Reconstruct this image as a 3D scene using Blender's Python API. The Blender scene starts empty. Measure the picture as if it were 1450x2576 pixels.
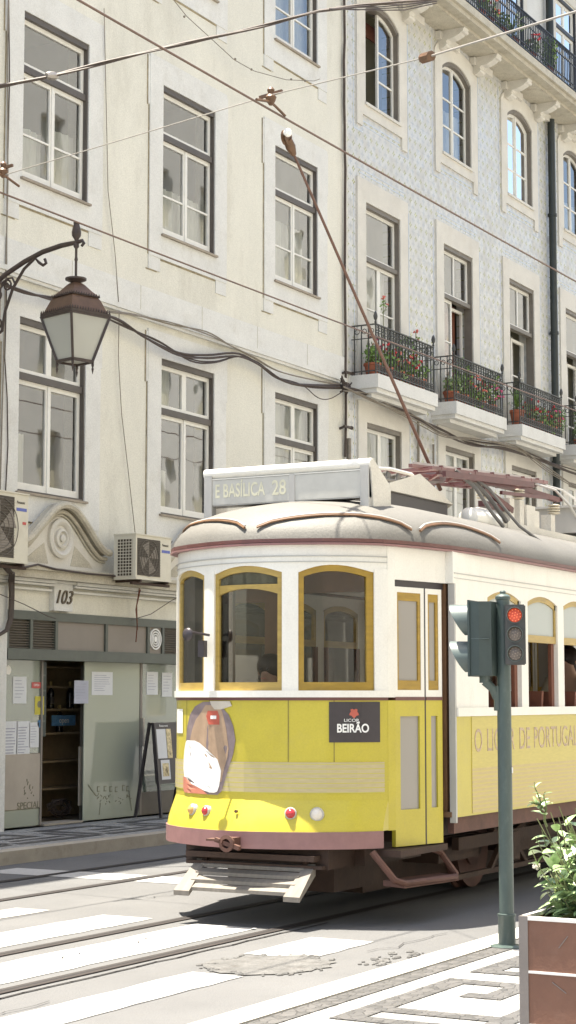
import bpy, bmesh, math, random
from mathutils import Vector, Matrix
R=random.Random(7)
PI=math.pi
sc=bpy.context.scene
C=sc.collection
# ------------------------------------------------------------------ camera model (metres; photo measured at 1450 x 2576)
AZ=math.radians(29.26); PITCH=math.atan(469/4540); FP=4540
_c,_s=math.cos(AZ),math.sin(AZ); _cp,_sp=math.cos(PITCH),math.sin(PITCH)
def at(u,v,Y=None,X=None,Z=None):
    x=(u-725)/FP; y=(1288-v)/FP
    r=Vector((_c*_cp+x*_s-y*_c*_sp, _s*_cp-x*_c-y*_s*_sp, _sp+y*_cp))
    if Y is not None: t=Y/r.y
    elif X is not None: t=X/r.x
    else: t=(Z-1.6)/r.z
    return Vector((r.x*t,r.y*t,1.6+r.z*t))
# ------------------------------------------------------------------ materials
def mat(name,col,rough=.6,var=.12,scale=3.0,bump=0.0,bscale=40,metal=0,spec=.5,stretch=(1,1,1),col2=None,emit=None,es=1,dirt=0,dirtcol=(.2,.15,.1),dscale=1.2,speck=0,sscale=75):
    m=bpy.data.materials.new(name); m.use_nodes=True; n=m.node_tree; L=n.links; B=n.nodes['Principled BSDF']
    B.inputs['Roughness'].default_value=rough; B.inputs['Metallic'].default_value=metal; B.inputs['Specular IOR Level'].default_value=spec
    g=n.nodes.new('ShaderNodeNewGeometry'); mp=n.nodes.new('ShaderNodeMapping'); mp.inputs['Scale'].default_value=stretch
    L.new(g.outputs['Position'],mp.inputs['Vector'])
    t=n.nodes.new('ShaderNodeTexNoise'); t.inputs['Scale'].default_value=scale; t.inputs['Detail'].default_value=6; t.inputs['Roughness'].default_value=.65
    L.new(mp.outputs[0],t.inputs['Vector'])
    mx=n.nodes.new('ShaderNodeMix'); mx.data_type='RGBA'
    a=[max(0,c*(1-var)) for c in col]; b=[min(1,c*(1+var)) for c in (col2 or col)]
    mx.inputs[6].default_value=(*a,1); mx.inputs[7].default_value=(*b,1)
    rp=n.nodes.new('ShaderNodeMapRange'); rp.inputs[1].default_value=.3; rp.inputs[2].default_value=.7
    L.new(t.outputs['Fac'],rp.inputs[0]); L.new(rp.outputs[0],mx.inputs[0])
    out=mx.outputs[2]
    if dirt:
        t2=n.nodes.new('ShaderNodeTexNoise'); t2.inputs['Scale'].default_value=dscale; t2.inputs['Detail'].default_value=9; t2.inputs['Roughness'].default_value=.75
        L.new(mp.outputs[0],t2.inputs['Vector'])
        r2=n.nodes.new('ShaderNodeMapRange'); r2.inputs[1].default_value=.52; r2.inputs[2].default_value=.8; r2.inputs[4].default_value=dirt
        L.new(t2.outputs['Fac'],r2.inputs[0])
        m2=n.nodes.new('ShaderNodeMix'); m2.data_type='RGBA'; L.new(r2.outputs[0],m2.inputs[0]); L.new(out,m2.inputs[6]); m2.inputs[7].default_value=(*dirtcol,1); out=m2.outputs[2]
    if speck:
        t4=n.nodes.new('ShaderNodeTexNoise'); t4.inputs['Scale'].default_value=sscale; t4.inputs['Detail'].default_value=3; t4.inputs['Roughness'].default_value=.8; L.new(g.outputs['Position'],t4.inputs['Vector'])
        r4=n.nodes.new('ShaderNodeMapRange'); r4.inputs[1].default_value=.32; r4.inputs[2].default_value=.68; r4.inputs[3].default_value=1-speck; r4.inputs[4].default_value=1+speck*.6; L.new(t4.outputs['Fac'],r4.inputs[0])
        v4=n.nodes.new('ShaderNodeVectorMath'); v4.operation='SCALE'; L.new(out,v4.inputs[0]); L.new(r4.outputs[0],v4.inputs['Scale']); out=v4.outputs[0]
    L.new(out,B.inputs['Base Color'])
    if bump:
        t3=n.nodes.new('ShaderNodeTexNoise'); t3.inputs['Scale'].default_value=bscale; t3.inputs['Detail'].default_value=4; L.new(g.outputs['Position'],t3.inputs['Vector'])
        bp=n.nodes.new('ShaderNodeBump'); bp.inputs['Strength'].default_value=bump; bp.inputs['Distance'].default_value=.01
        L.new(t3.outputs['Fac'],bp.inputs['Height']); L.new(bp.outputs[0],B.inputs['Normal'])
    if emit:
        B.inputs['Emission Color'].default_value=(*emit,1); B.inputs['Emission Strength'].default_value=es
    return m
def nd(n,t,**k):
    x=n.nodes.new(t)
    for a,b in k.items(): setattr(x,a,b)
    return x
def glass(name,tint=(.85,.88,.86),base=.1,rough=.02,wav=.0,tr=1.0):
    m=bpy.data.materials.new(name); m.use_nodes=True; n=m.node_tree; L=n.links; n.nodes.remove(n.nodes['Principled BSDF']); o=n.nodes['Material Output']
    T=nd(n,'ShaderNodeBsdfTransparent'); T.inputs[0].default_value=(*tint,1)
    G=nd(n,'ShaderNodeBsdfGlossy'); G.inputs['Roughness'].default_value=rough; G.inputs[0].default_value=(.95,.95,.95,1)
    fr=nd(n,'ShaderNodeFresnel'); fr.inputs[0].default_value=1.5
    ad=nd(n,'ShaderNodeMath',operation='ADD'); ad.inputs[1].default_value=base; ad.use_clamp=True
    L.new(fr.outputs[0],ad.inputs[0])
    M=nd(n,'ShaderNodeMixShader'); L.new(ad.outputs[0],M.inputs[0]); L.new(T.outputs[0],M.inputs[1]); L.new(G.outputs[0],M.inputs[2])
    if tr<1:
        D=nd(n,'ShaderNodeBsdfDiffuse'); D.inputs[0].default_value=(*tint,1)
        M2=nd(n,'ShaderNodeMixShader'); M2.inputs[0].default_value=1-tr; L.new(M.outputs[0],M2.inputs[1]); L.new(D.outputs[0],M2.inputs[2]); L.new(M2.outputs[0],o.inputs[0])
    else: L.new(M.outputs[0],o.inputs[0])
    if wav:
        g=nd(n,'ShaderNodeNewGeometry'); t=nd(n,'ShaderNodeTexNoise'); t.inputs['Scale'].default_value=2.2; t.inputs['Detail'].default_value=1
        L.new(g.outputs['Position'],t.inputs['Vector']); bp=nd(n,'ShaderNodeBump'); bp.inputs['Strength'].default_value=wav; bp.inputs['Distance'].default_value=.05
        L.new(t.outputs['Fac'],bp.inputs['Height']); L.new(bp.outputs[0],G.inputs['Normal']); L.new(bp.outputs[0],fr.inputs['Normal'])
    return m
def math2(n,op,a,b=None,clamp=False):
    x=nd(n,'ShaderNodeMath',operation=op); x.use_clamp=clamp
    for i,q in enumerate((a,b)):
        if q is None: continue
        if isinstance(q,(int,float)): x.inputs[i].default_value=q
        else: n.links.new(q,x.inputs[i])
    return x.outputs[0]
def mixc(n,f,a,b):
    x=nd(n,'ShaderNodeMix',data_type='RGBA')
    for i,q in ((0,f),(6,a),(7,b)):
        if isinstance(q,tuple): x.inputs[i].default_value=(*q,1) if len(q)==3 else q
        elif isinstance(q,(int,float)): x.inputs[i].default_value=q
        else: n.links.new(q,x.inputs[i])
    return x.outputs[2]
def tile_mat():
    m=bpy.data.materials.new('azulejo_tiles'); m.use_nodes=True; n=m.node_tree; L=n.links; B=n.nodes['Principled BSDF']
    g=nd(n,'ShaderNodeNewGeometry'); sp=nd(n,'ShaderNodeSeparateXYZ'); L.new(g.outputs['Position'],sp.inputs[0])
    S=.21
    def cell(off):
        fx=math2(n,'FRACT',math2(n,'ADD',math2(n,'DIVIDE',sp.outputs[0],S),off)); fz=math2(n,'FRACT',math2(n,'ADD',math2(n,'DIVIDE',sp.outputs[2],S),off))
        dx=math2(n,'SUBTRACT',fx,.5); dz=math2(n,'SUBTRACT',fz,.5)
        ang=math2(n,'ARCTAN2',dz,dx); rad=math2(n,'SQRT',math2(n,'ADD',math2(n,'MULTIPLY',dx,dx),math2(n,'MULTIPLY',dz,dz)))
        pet=math2(n,'MULTIPLY',math2(n,'COSINE',math2(n,'MULTIPLY',ang,4)),.07)
        return rad,pet
    r1,p1=cell(0.0); r2,p2=cell(.5)
    def below(x,th,soft=.03):
        mr=nd(n,'ShaderNodeMapRange'); L.new(x,mr.inputs[0]); mr.inputs[1].default_value=th-soft; mr.inputs[2].default_value=th+soft; mr.inputs[3].default_value=1; mr.inputs[4].default_value=0; return mr.outputs[0]
    flower=below(math2(n,'SUBTRACT',r1,p1),.17); flower2=below(math2(n,'SUBTRACT',r2,p2),.20)
    core=below(r1,.07); ring=math2(n,'MULTIPLY',below(r2,.34,.02),math2(n,'SUBTRACT',1,below(r2,.29,.02)))
    c=mixc(n,math2(n,'MULTIPLY',flower2,.65),(.57,.565,.54),(.37,.40,.43))
    c=mixc(n,math2(n,'MULTIPLY',ring,.35),c,(.40,.43,.47))
    c=mixc(n,math2(n,'MULTIPLY',flower,.95),c,(.27,.28,.10)); c=mixc(n,core,c,(.7,.68,.5))
    # tile joints
    T=.135
    jx=math2(n,'FRACT',math2(n,'DIVIDE',sp.outputs[0],T)); jz=math2(n,'FRACT',math2(n,'DIVIDE',sp.outputs[2],T))
    j=math2(n,'ADD',math2(n,'LESS_THAN',jx,.03),math2(n,'LESS_THAN',jz,.03),True)
    c=mixc(n,math2(n,'MULTIPLY',j,.35),c,(.5,.48,.42))
    wn=nd(n,'ShaderNodeTexWhiteNoise',noise_dimensions='2D'); cb=nd(n,'ShaderNodeCombineXYZ'); L.new(math2(n,'FLOOR',math2(n,'DIVIDE',sp.outputs[0],T)),cb.inputs[0]); L.new(math2(n,'FLOOR',math2(n,'DIVIDE',sp.outputs[2],T)),cb.inputs[1]); L.new(cb.outputs[0],wn.inputs['Vector'])
    c=mixc(n,math2(n,'MULTIPLY',math2(n,'POWER',wn.outputs['Value'],2),.38),c,(.40,.38,.33))
    L.new(math2(n,'ADD',math2(n,'MULTIPLY',wn.outputs['Value'],.25),.2),B.inputs['Roughness'])
    t=nd(n,'ShaderNodeTexNoise'); t.inputs['Scale'].default_value=.9; t.inputs['Detail'].default_value=8; L.new(g.outputs['Position'],t.inputs['Vector'])
    mr=nd(n,'ShaderNodeMapRange'); L.new(t.outputs[0],mr.inputs[0]); mr.inputs[1].default_value=.45; mr.inputs[2].default_value=.75; mr.inputs[4].default_value=.22
    c=mixc(n,mr.outputs[0],c,(.6,.56,.48))
    L.new(c,B.inputs['Base Color'])
    return m
def cobble(name,ca,cb,joint,scale=17,jw=.06,js=.8):
    m=bpy.data.materials.new(name); m.use_nodes=True; n=m.node_tree; L=n.links; B=n.nodes['Principled BSDF']
    g=nd(n,'ShaderNodeNewGeometry')
    v=nd(n,'ShaderNodeTexVoronoi'); v.inputs['Scale'].default_value=scale; v.inputs['Randomness'].default_value=.75; L.new(g.outputs['Position'],v.inputs['Vector'])
    e=nd(n,'ShaderNodeTexVoronoi',feature='DISTANCE_TO_EDGE'); e.inputs['Scale'].default_value=scale; e.inputs['Randomness'].default_value=.75; L.new(g.outputs['Position'],e.inputs['Vector'])
    sp=nd(n,'ShaderNodeSeparateColor'); L.new(v.outputs['Color'],sp.inputs[0])
    t=nd(n,'ShaderNodeTexNoise'); t.inputs['Scale'].default_value=1.5; t.inputs['Detail'].default_value=7; L.new(g.outputs['Position'],t.inputs['Vector'])
    f=math2(n,'ADD',math2(n,'MULTIPLY',sp.outputs[0],.6),math2(n,'MULTIPLY',t.outputs[0],.4))
    c=mixc(n,f,ca,cb)
    mr=nd(n,'ShaderNodeMapRange'); L.new(e.outputs['Distance'],mr.inputs[0]); mr.inputs[1].default_value=0; mr.inputs[2].default_value=jw; mr.inputs[3].default_value=js; mr.inputs[4].default_value=0
    c=mixc(n,mr.outputs[0],c,joint); L.new(c,B.inputs['Base Color']); B.inputs['Roughness'].default_value=.55
    bp=nd(n,'ShaderNodeBump'); bp.inputs['Strength'].default_value=.5; bp.inputs['Distance'].default_value=.01; L.new(mr.outputs[0],bp.inputs['Height']); bp.invert=True; L.new(bp.outputs[0],B.inputs['Normal'])
    return m
def striped(name,ca,cb,period,duty,z0=0,noise=.15,dots=0):
    """horizontal printed lines (by height)"""
    m=bpy.data.materials.new(name); m.use_nodes=True; n=m.node_tree; L=n.links; B=n.nodes['Principled BSDF']
    g=nd(n,'ShaderNodeNewGeometry'); sp=nd(n,'ShaderNodeSeparateXYZ'); L.new(g.outputs['Position'],sp.inputs[0])
    f=math2(n,'FRACT',math2(n,'DIVIDE',math2(n,'SUBTRACT',sp.outputs[2],z0),period)); s=math2(n,'LESS_THAN',f,duty)
    t=nd(n,'ShaderNodeTexNoise'); t.inputs['Scale'].default_value=14; t.inputs['Detail'].default_value=5; mp=nd(n,'ShaderNodeMapping'); mp.inputs['Scale'].default_value=(1,1,6); L.new(g.outputs['Position'],mp.inputs[0]); L.new(mp.outputs[0],t.inputs['Vector'])
    a=mixc(n,t.outputs[0],tuple(q*(1-noise) for q in ca),tuple(min(1,q*(1+noise)) for q in ca))
    c=mixc(n,s,a,cb); L.new(c,B.inputs['Base Color']); B.inputs['Roughness'].default_value=.35
    return m
M={}
M['plaster']=mat('cream_plaster',(.70,.675,.585),.85,.07,1.1,.5,45,dirt=.75,dirtcol=(.50,.47,.39),dscale=1.3,stretch=(1,1,.35),speck=.16)
M['stone']=mat('pale_limestone',(.68,.67,.63),.8,.06,2.5,.3,50,dirt=.6,dirtcol=(.48,.45,.38),dscale=2.2,speck=.14)
M['stoneB']=mat('warm_limestone',(.64,.61,.545),.8,.07,2.5,.3,50,dirt=.45,dirtcol=(.46,.41,.33),dscale=2,speck=.14)
M['stone_old']=mat('weathered_stone',(.50,.46,.37),.85,.12,4,.5,50,dirt=.75,dirtcol=(.22,.17,.12),dscale=3,speck=.25)
M['reveal']=mat('dark_brown_frame_paint',(.085,.072,.062),.5,.15,6)
M['revealB']=mat('grey_brown_frame_paint',(.16,.14,.115),.5,.15,6)
M['white']=mat('white_window_paint',(.74,.72,.66),.45,.05,5,dirt=.25,dirtcol=(.45,.4,.32),dscale=6)
M['seam']=mat('panel_seam',(.22,.18,.03),.5,.2,9)
M['joint']=mat('grimy_ochre_joint',(.30,.25,.16),.9,.4,9)
M['sill']=mat('old_wooden_sill',(.32,.27,.21),.7,.2,8)
M['pane']=glass('window_glass',base=.17,wav=.02)
M['paneold']=glass('wavy_old_glass',base=.22,wav=.05)
M['curtain']=mat('net_curtain',(.62,.61,.58),.9,.12,7,stretch=(6,1,1))
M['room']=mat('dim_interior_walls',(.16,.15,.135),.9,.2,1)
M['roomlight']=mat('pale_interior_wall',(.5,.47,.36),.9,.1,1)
M['redwood']=mat('red_brown_wood',(.16,.055,.03),.5,.2,5,stretch=(8,1,1))
M['tiles']=tile_mat()
M['tileline']=mat('blue_grey_border_tile',(.50,.55,.62),.4,.15,9)
M['rooft']=mat('terracotta_roof',(.38,.17,.10),.8,.25,4,.5,20)
M['zinc']=mat('zinc_grey',(.3,.3,.3),.5,.1,3)
M['ironB']=mat('black_wrought_iron',(.028,.028,.032),.45,.2,10)
M['iron']=mat('grey_green_iron',(.055,.055,.05),.5,.3,12)
M['pipe']=mat('dark_green_downpipe',(.02,.026,.024),.4,.2,5)
M['terra']=mat('terracotta_pot',(.36,.11,.055),.75,.2,12)
M['soil']=mat('soil',(.05,.035,.025),.95,.2,20)
M['leaf']=mat('green_leaves',(.08,.16,.03),.5,.4,18,col2=(.18,.30,.07))
M['leafgrey']=mat('grey_green_leaves',(.11,.17,.06),.5,.4,18,col2=(.22,.30,.12))
M['stem']=mat('plant_stem',(.12,.13,.05),.7,.2,20)
M['bred']=mat('red_blossom',(.5,.03,.04),.6,.3,30)
M['bpink']=mat('pink_blossom',(.62,.10,.22),.6,.3,30)
M['bcoral']=mat('coral_blossom',(.62,.16,.12),.6,.3,30)
M['wood']=mat('varnished_ochre_wood',(.31,.19,.018),.35,.2,6,stretch=(1,1,5),spec=.5)
M['woodpale']=mat('pale_varnished_wood',(.37,.255,.065),.35,.18,6,stretch=(1,1,5))
M['woodin']=mat('dark_interior_wood',(.17,.09,.045),.5,.2,4)
M['tramwhite']=mat('tram_cream_white_paint',(.74,.72,.66),.3,.05,3,speck=.06,dirt=.35,dirtcol=(.5,.44,.36),dscale=4,stretch=(1,1,.4))
M['tramyellow']=mat('tram_yellow_paint',(.47,.395,.04),.28,.06,3,dirt=.35,dirtcol=(.36,.29,.09),dscale=4,speck=.07)
M['wrap']=striped('side_advert_film',(.48,.40,.085),(.60,.42,.24),.034,.0,.7)
M['wraplow']=striped('side_advert_film_lines',(.45,.345,.13),(.48,.40,.08),.031,.28,.7)
M['band']=striped('front_advert_lines',(.43,.36,.20),(.45,.41,.07),.0335,.17,.93)
M['maroon']=mat('maroon_trim_paint',(.12,.045,.04),.4,.12,6)
M['bumper']=mat('dull_mauve_bumper_paint',(.24,.125,.12),.5,.14,6,dirt=.3,dirtcol=(.16,.09,.07),dscale=5)
M['roofp']=mat('tram_roof_canvas',(.125,.12,.108),.65,.08,3,.2,50,dirt=.7,dirtcol=(.10,.09,.075),dscale=2.5,speck=.15)
M['silver']=mat('silver_grey_paint',(.40,.39,.37),.35,.07,5)
M['signface']=mat('destination_blind',(.50,.49,.45),.6,.07,8)
M['signtext']=mat('pale_yellow_lettering',(.62,.60,.46),.6,.04,8)
M['under']=mat('rust_brown_underframe',(.04,.02,.012),.75,.3,5,.3,30)
M['underred']=mat('dusty_red_steel',(.10,.045,.032),.7,.3,5)
M['steel']=mat('worn_steel',(.35,.32,.29),.4,.2,10,metal=.6)
M['dustwood']=mat('dusty_grey_planks',(.19,.17,.145),.8,.15,5,stretch=(1,6,1))
M['black']=mat('black_panel',(.035,.028,.032),.4,.15,8)
M['decalwhite']=mat('printed_white',(.78,.77,.74),.4,.03,8)
M['decalred']=mat('printed_red',(.42,.09,.06),.4,.1,8)
M['decalsalmon']=mat('printed_salmon',(.52,.19,.13),.4,.1,8)
M['decalhair']=mat('printed_dark_purple_grey',(.20,.155,.16),.4,.25,7)
M['decalskin']=mat('printed_brown_skin',(.36,.25,.17),.4,.2,7)
M['decalshade']=mat('printed_soft_grey',(.50,.45,.38),.4,.1,8)
M['sidetext']=mat('printed_mauve_letters',(.40,.29,.19),.4,.35,45)
M['gearred']=mat('red_oxide_steel',(.10,.028,.028),.4,.2,7)
M['gearpink']=mat('dusty_rose_steel',(.19,.085,.082),.35,.2,8)
M['ceramic']=mat('cream_porcelain',(.62,.56,.44),.25,.1,8)
M['rubber']=mat('grey_rubber_hose',(.12,.115,.11),.6,.1,8)
M['poleb']=mat('rust_red_trolley_pole',(.12,.06,.042),.5,.2,7)
M['tglass']=glass('tram_glass',(.97,.96,.93),base=-.02)
M['frost']=glass('frosted_tram_glass',(.62,.66,.64),base=.06,rough=.2,tr=.45)
M['doorglass']=glass('dusty_door_glass',(.44,.41,.37),base=.08,rough=.1,tr=.35)
M['hl']=mat('headlamp_lens',(.62,.58,.52),.12,.1,10)
M['hlred']=mat('tail_lamp_red_lens',(.42,.03,.04),.15,.1,10)
M['hlamber']=mat('amber_lens',(.50,.30,.10),.15,.1,10)
M['asphalt']=mat('worn_grey_asphalt',(.113,.113,.114),.85,.14,1.3,.6,160,dirt=.5,dirtcol=(.07,.066,.062),dscale=2.6,speck=.28,sscale=110)
M['paint']=mat('worn_white_road_paint',(.40,.395,.385),.7,.06,2,.3,120,dirt=.7,dirtcol=(.2,.195,.19),dscale=4,speck=.2,sscale=90)
M['paintold']=mat('faded_road_paint',(.27,.26,.25),.8,.08,4,.3,120,dirt=.75,dirtcol=(.13,.125,.12),dscale=6)
M['patch']=mat('broken_asphalt_patch',(.105,.103,.10),.9,.3,6,1.0,50,dirt=.9,dirtcol=(.04,.03,.025),dscale=8,speck=.3)
M['rail']=mat('tram_rail_steel',(.02,.014,.012),.75,.2,9)
M['groove']=mat('rail_groove',(.012,.01,.01),.9,.1,9)
M['cobw']=cobble('white_limestone_cobbles',(.19,.19,.185),(.35,.35,.345),(.10,.09,.08))
M['cobd']=cobble('dark_basalt_cobbles',(.04,.04,.04),(.115,.11,.108),(.02,.018,.016))
M['kerb']=mat('kerb_limestone',(.42,.40,.36),.75,.08,3,.3,40,dirt=.35,dirtcol=(.2,.16,.12),dscale=5)
M['kerbold']=mat('dirty_kerb_stone',(.36,.32,.26),.8,.15,3,.3,40,dirt=.6,dirtcol=(.16,.12,.09),dscale=5)
M['tlgreen']=mat('grey_green_signal_paint',(.055,.08,.074),.4,.15,8,dirt=.5,dirtcol=(.13,.15,.145),dscale=30,stretch=(1,1,.4))
M['tldark']=mat('dark_green_signal_paint',(.032,.048,.045),.45,.15,9)
M['tlface']=mat('signal_face_grey',(.06,.058,.055),.5,.15,12)
M['tlvis']=mat('visor_grey',(.085,.11,.105),.45,.1,12)
M['redled']=mat('lit_red_lamp',(.5,.06,.03),.4,.2,60,emit=(1,.11,.04),es=.05)
M['leddim']=mat('unlit_lamp_lens',(.13,.105,.09),.3,.5,90)
M['ledw']=mat('led_dots',(.3,.24,.2),.3,.2,60)
M['leddot']=mat('bright_red_led',(.8,.2,.1),.3,.2,60,emit=(1,.3,.12),es=.2)
M['corten']=mat('brown_planter_panel',(.15,.068,.042),.6,.16,5,.2,60,dirt=.25,dirtcol=(.21,.13,.10),dscale=9)
M['pmetal']=mat('planter_metal_frame',(.16,.14,.13),.4,.12,7)
M['pstrip']=mat('bright_metal_strip',(.62,.60,.58),.35,.08,7)
M['lleaf']=mat('pale_glossy_leaves',(.13,.24,.07),.28,.35,25,col2=(.34,.44,.22),spec=.8)
M['lampiron']=mat('brown_black_iron',(.045,.03,.024),.5,.3,9)
M['lampcopper']=mat('rusty_brown_lantern_roof',(.10,.055,.032),.6,.25,8)
M['lampglass']=glass('milky_lantern_glass',(.60,.60,.54),base=.05,rough=.25,tr=.35)
M['cable']=mat('brown_black_cable',(.06,.042,.033),.6,.3,15)
M['cablegrey']=mat('dusty_grey_cable',(.22,.19,.15),.7,.2,15)
M['copper']=mat('copper_contact_wire',(.11,.065,.045),.5,.2,15)
M['wirelight']=mat('galvanised_wire',(.33,.31,.28),.4,.1,15,metal=.3)
M['brass']=mat('rusty_brass_fitting',(.11,.055,.025),.5,.3,20)
M['acwhite']=mat('aged_white_ac_casing',(.62,.58,.47),.5,.06,5,dirt=.35,dirtcol=(.40,.33,.22),dscale=4)
M['acdark']=mat('dark_ac_grille',(.06,.045,.03),.6,.2,15)
M['blueprint']=mat('blue_print',(.10,.13,.40),.5,.1,20)
M['textdark']=mat('dark_lettering',(.05,.04,.035),.6,.1,20)
M['numb']=mat('brown_iron_numerals',(.10,.075,.045),.6,.2,20)
M['shopgreen']=mat('grey_green_shop_frame',(.085,.095,.078),.5,.12,6)
M['shopgrey']=mat('grey_beige_fascia_panel',(.235,.205,.175),.6,.05,5)
M['louvre']=mat('grey_brown_louvres',(.14,.12,.095),.6,.12,6)
M['shopglass']=glass('green_tinted_shop_glass',(.62,.70,.62),base=.10,tr=.8)
M['shopglass2']=glass('dusty_green_glass',(.50,.53,.43),base=.10,rough=.08,tr=.35)
M['shoppanel']=mat('beige_door_panel',(.40,.35,.29),.6,.06,4,dirt=.25,dirtcol=(.25,.21,.17),dscale=3)
M['shopin']=mat('dark_shop_interior',(.22,.17,.11),.9,.2,3)
M['shelfw']=mat('brown_shelf_wood',(.30,.22,.13),.6,.2,5)
M['bottle']=mat('dark_wine_bottle',(.012,.012,.014),.15,.1,5)
M['foil']=mat('bottle_gold_foil',(.4,.3,.12),.4,.1,9)
M['paper']=mat('white_paper',(.66,.67,.68),.8,.03,9)
M['paper2']=mat('bluish_paper',(.42,.43,.50),.8,.03,9)
M['scrib']=mat('grey_print',(.35,.35,.42),.8,.2,9)
M['yellowst']=mat('yellow_sticker',(.52,.45,.05),.6,.1,9)
M['redst']=mat('red_sticker',(.50,.08,.07),.6,.1,9)
M['bluest']=mat('blue_sticker',(.10,.24,.42),.6,.3,25)
M['warmgoods']=mat('coloured_goods',(.42,.30,.13),.7,.7,14,col2=(.6,.5,.3))
M['skin']=mat('skin',(.42,.25,.17),.6,.06,10)
M['hair']=mat('dark_hair',(.03,.018,.012),.6,.3,30)
M['shirt']=mat('beige_shirt',(.38,.33,.25),.85,.1,10)
M['uniform']=mat('dark_uniform',(.06,.055,.06),.85,.1,10)
M['trousers']=mat('dark_trousers',(.04,.04,.045),.85,.1,10)
M['opp']=mat('ochre_plaster',(.62,.60,.54),.85,.06,1)
M['graf']=mat('faded_graffiti',(.20,.19,.13),.7,.2,9)
# ------------------------------------------------------------------ object helpers
SPLIT={k:None for k in 'band_joint bracket casement casing_trim conduit console corner_post deck_leg door_post entablature fascia_panel finial guard_hanger header_bead insulator leg metal_strip panel roof_drip_strip roof_drip_highlight sash_stile shelf side_lining soffit_panel sole_bar sunk_panel tile_border window_glazing wire_hanger pane box_post box_cheek equipment_stand handrail highlight_rod pole_sleeve menu_sheet front_window_side'.split()}
SPLIT.update({'window_glazing':None,'graffiti':None,'eyes':'eye','ears':'ear','shoes':'shoe','cards':'card'})
class MB:
    def __init__(s): s.v=[]; s.f=[]
    def add(s,vs,fs):
        o=len(s.v); s.v+= [tuple(v) for v in vs]; s.f+=[tuple(i+o for i in f) for f in fs]; return s
    def box(s,x0,x1,y0,y1,z0,z1):
        return s.add([(x0,y0,z0),(x1,y0,z0),(x1,y1,z0),(x0,y1,z0),(x0,y0,z1),(x1,y0,z1),(x1,y1,z1),(x0,y1,z1)],[(0,3,2,1),(4,5,6,7),(0,1,5,4),(1,2,6,5),(2,3,7,6),(3,0,4,7)])
    def hexa(s,p): return s.add(p,[(0,3,2,1),(4,5,6,7),(0,1,5,4),(1,2,6,5),(2,3,7,6),(3,0,4,7)])
    def bar(s,a,b,w,h=None,up=(0,0,1)):
        h=h or w; a=Vector(a); b=Vector(b); d=(b-a).normalized(); u=Vector(up)
        if abs(d.dot(u))>.98: u=Vector((1,0,0))
        r=d.cross(u).normalized()*w/2; q=r.cross(d).normalized()*h/2
        return s.hexa([a-r-q,a+r-q,b+r-q,b-r-q,a-r+q,a+r+q,b+r+q,b-r+q])
    def tube(s,pts,r,n=8,cap=True):
        pts=[Vector(p) for p in pts]; k=len(pts); rr=r if isinstance(r,(list,tuple)) else [r]*k
        rings=[]; prev=None
        for i,p in enumerate(pts):
            d=(pts[min(i+1,k-1)]-pts[max(i-1,0)]).normalized()
            if prev is None:
                u=Vector((0,0,1)) if abs(d.z)<.9 else Vector((1,0,0)); a=d.cross(u).normalized()
            else:
                a=(prev-d*prev.dot(d)); a=a.normalized() if a.length>1e-6 else d.orthogonal().normalized()
            prev=a; b=d.cross(a)
            rings.append([p+(a*math.cos(2*PI*j/n)+b*math.sin(2*PI*j/n))*rr[i] for j in range(n)])
        vs=[v for g in rings for v in g]; fs=[(i*n+j,i*n+(j+1)%n,(i+1)*n+(j+1)%n,(i+1)*n+j) for i in range(k-1) for j in range(n)]
        if cap: fs+=[tuple(range(n))[::-1],tuple((k-1)*n+j for j in range(n))]
        return s.add(vs,fs)
    def lathe(s,prof,c=(0,0,0),n=16,ax=None,rot=0):
        """prof (r,h) ; ax: direction of h (default z)"""
        ax=Vector(ax or (0,0,1)).normalized(); a=ax.orthogonal().normalized() if abs(ax.z)<.99 else Vector((1,0,0)); b=ax.cross(a); c=Vector(c)
        vs=[]; 
        for r,h in prof:
            for j in range(n):
                t=2*PI*j/n+rot; vs.append(c+ax*h+(a*math.cos(t)+b*math.sin(t))*r)
        k=len(prof); fs=[(i*n+j,i*n+(j+1)%n,(i+1)*n+(j+1)%n,(i+1)*n+j) for i in range(k-1) for j in range(n)]
        fs+=[tuple(range(n))[::-1],tuple((k-1)*n+j for j in range(n))]
        return s.add(vs,fs)
    def prism(s,poly,y0,y1):
        """poly in x,z extruded from y0 to y1"""
        k=len(poly); vs=[(x,y0,z) for x,z in poly]+[(x,y1,z) for x,z in poly]
        fs=[tuple(range(k)),tuple(range(2*k-1,k-1,-1))]+[(i,k+i,k+(i+1)%k,(i+1)%k) for i in range(k)]
        return s.add(vs,fs)
    def sheet(s,x0,x1,y0,y1,z): return s.add([(x0,y0,z),(x1,y0,z),(x1,y1,z),(x0,y1,z)],[(0,1,2,3)])
    def vsheet(s,x0,x1,y,z0,z1): return s.add([(x0,y,z0),(x1,y,z0),(x1,y,z1),(x0,y,z1)],[(0,1,2,3)])
    def sphere(s,c,r,n=12,m=8,sc=(1,1,1)):
        pr=[]
        vs=[];fs=[]
        for i in range(m+1):
            t=PI*i/m
            for j in range(n): 
                p=2*PI*j/n; vs.append((c[0]+r*sc[0]*math.sin(t)*math.cos(p),c[1]+r*sc[1]*math.sin(t)*math.sin(p),c[2]+r*sc[2]*math.cos(t)))
        for i in range(m):
            for j in range(n): fs.append((i*n+j,(i+1)*n+j,(i+1)*n+(j+1)%n,i*n+(j+1)%n))
        return s.add(vs,fs)
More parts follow.
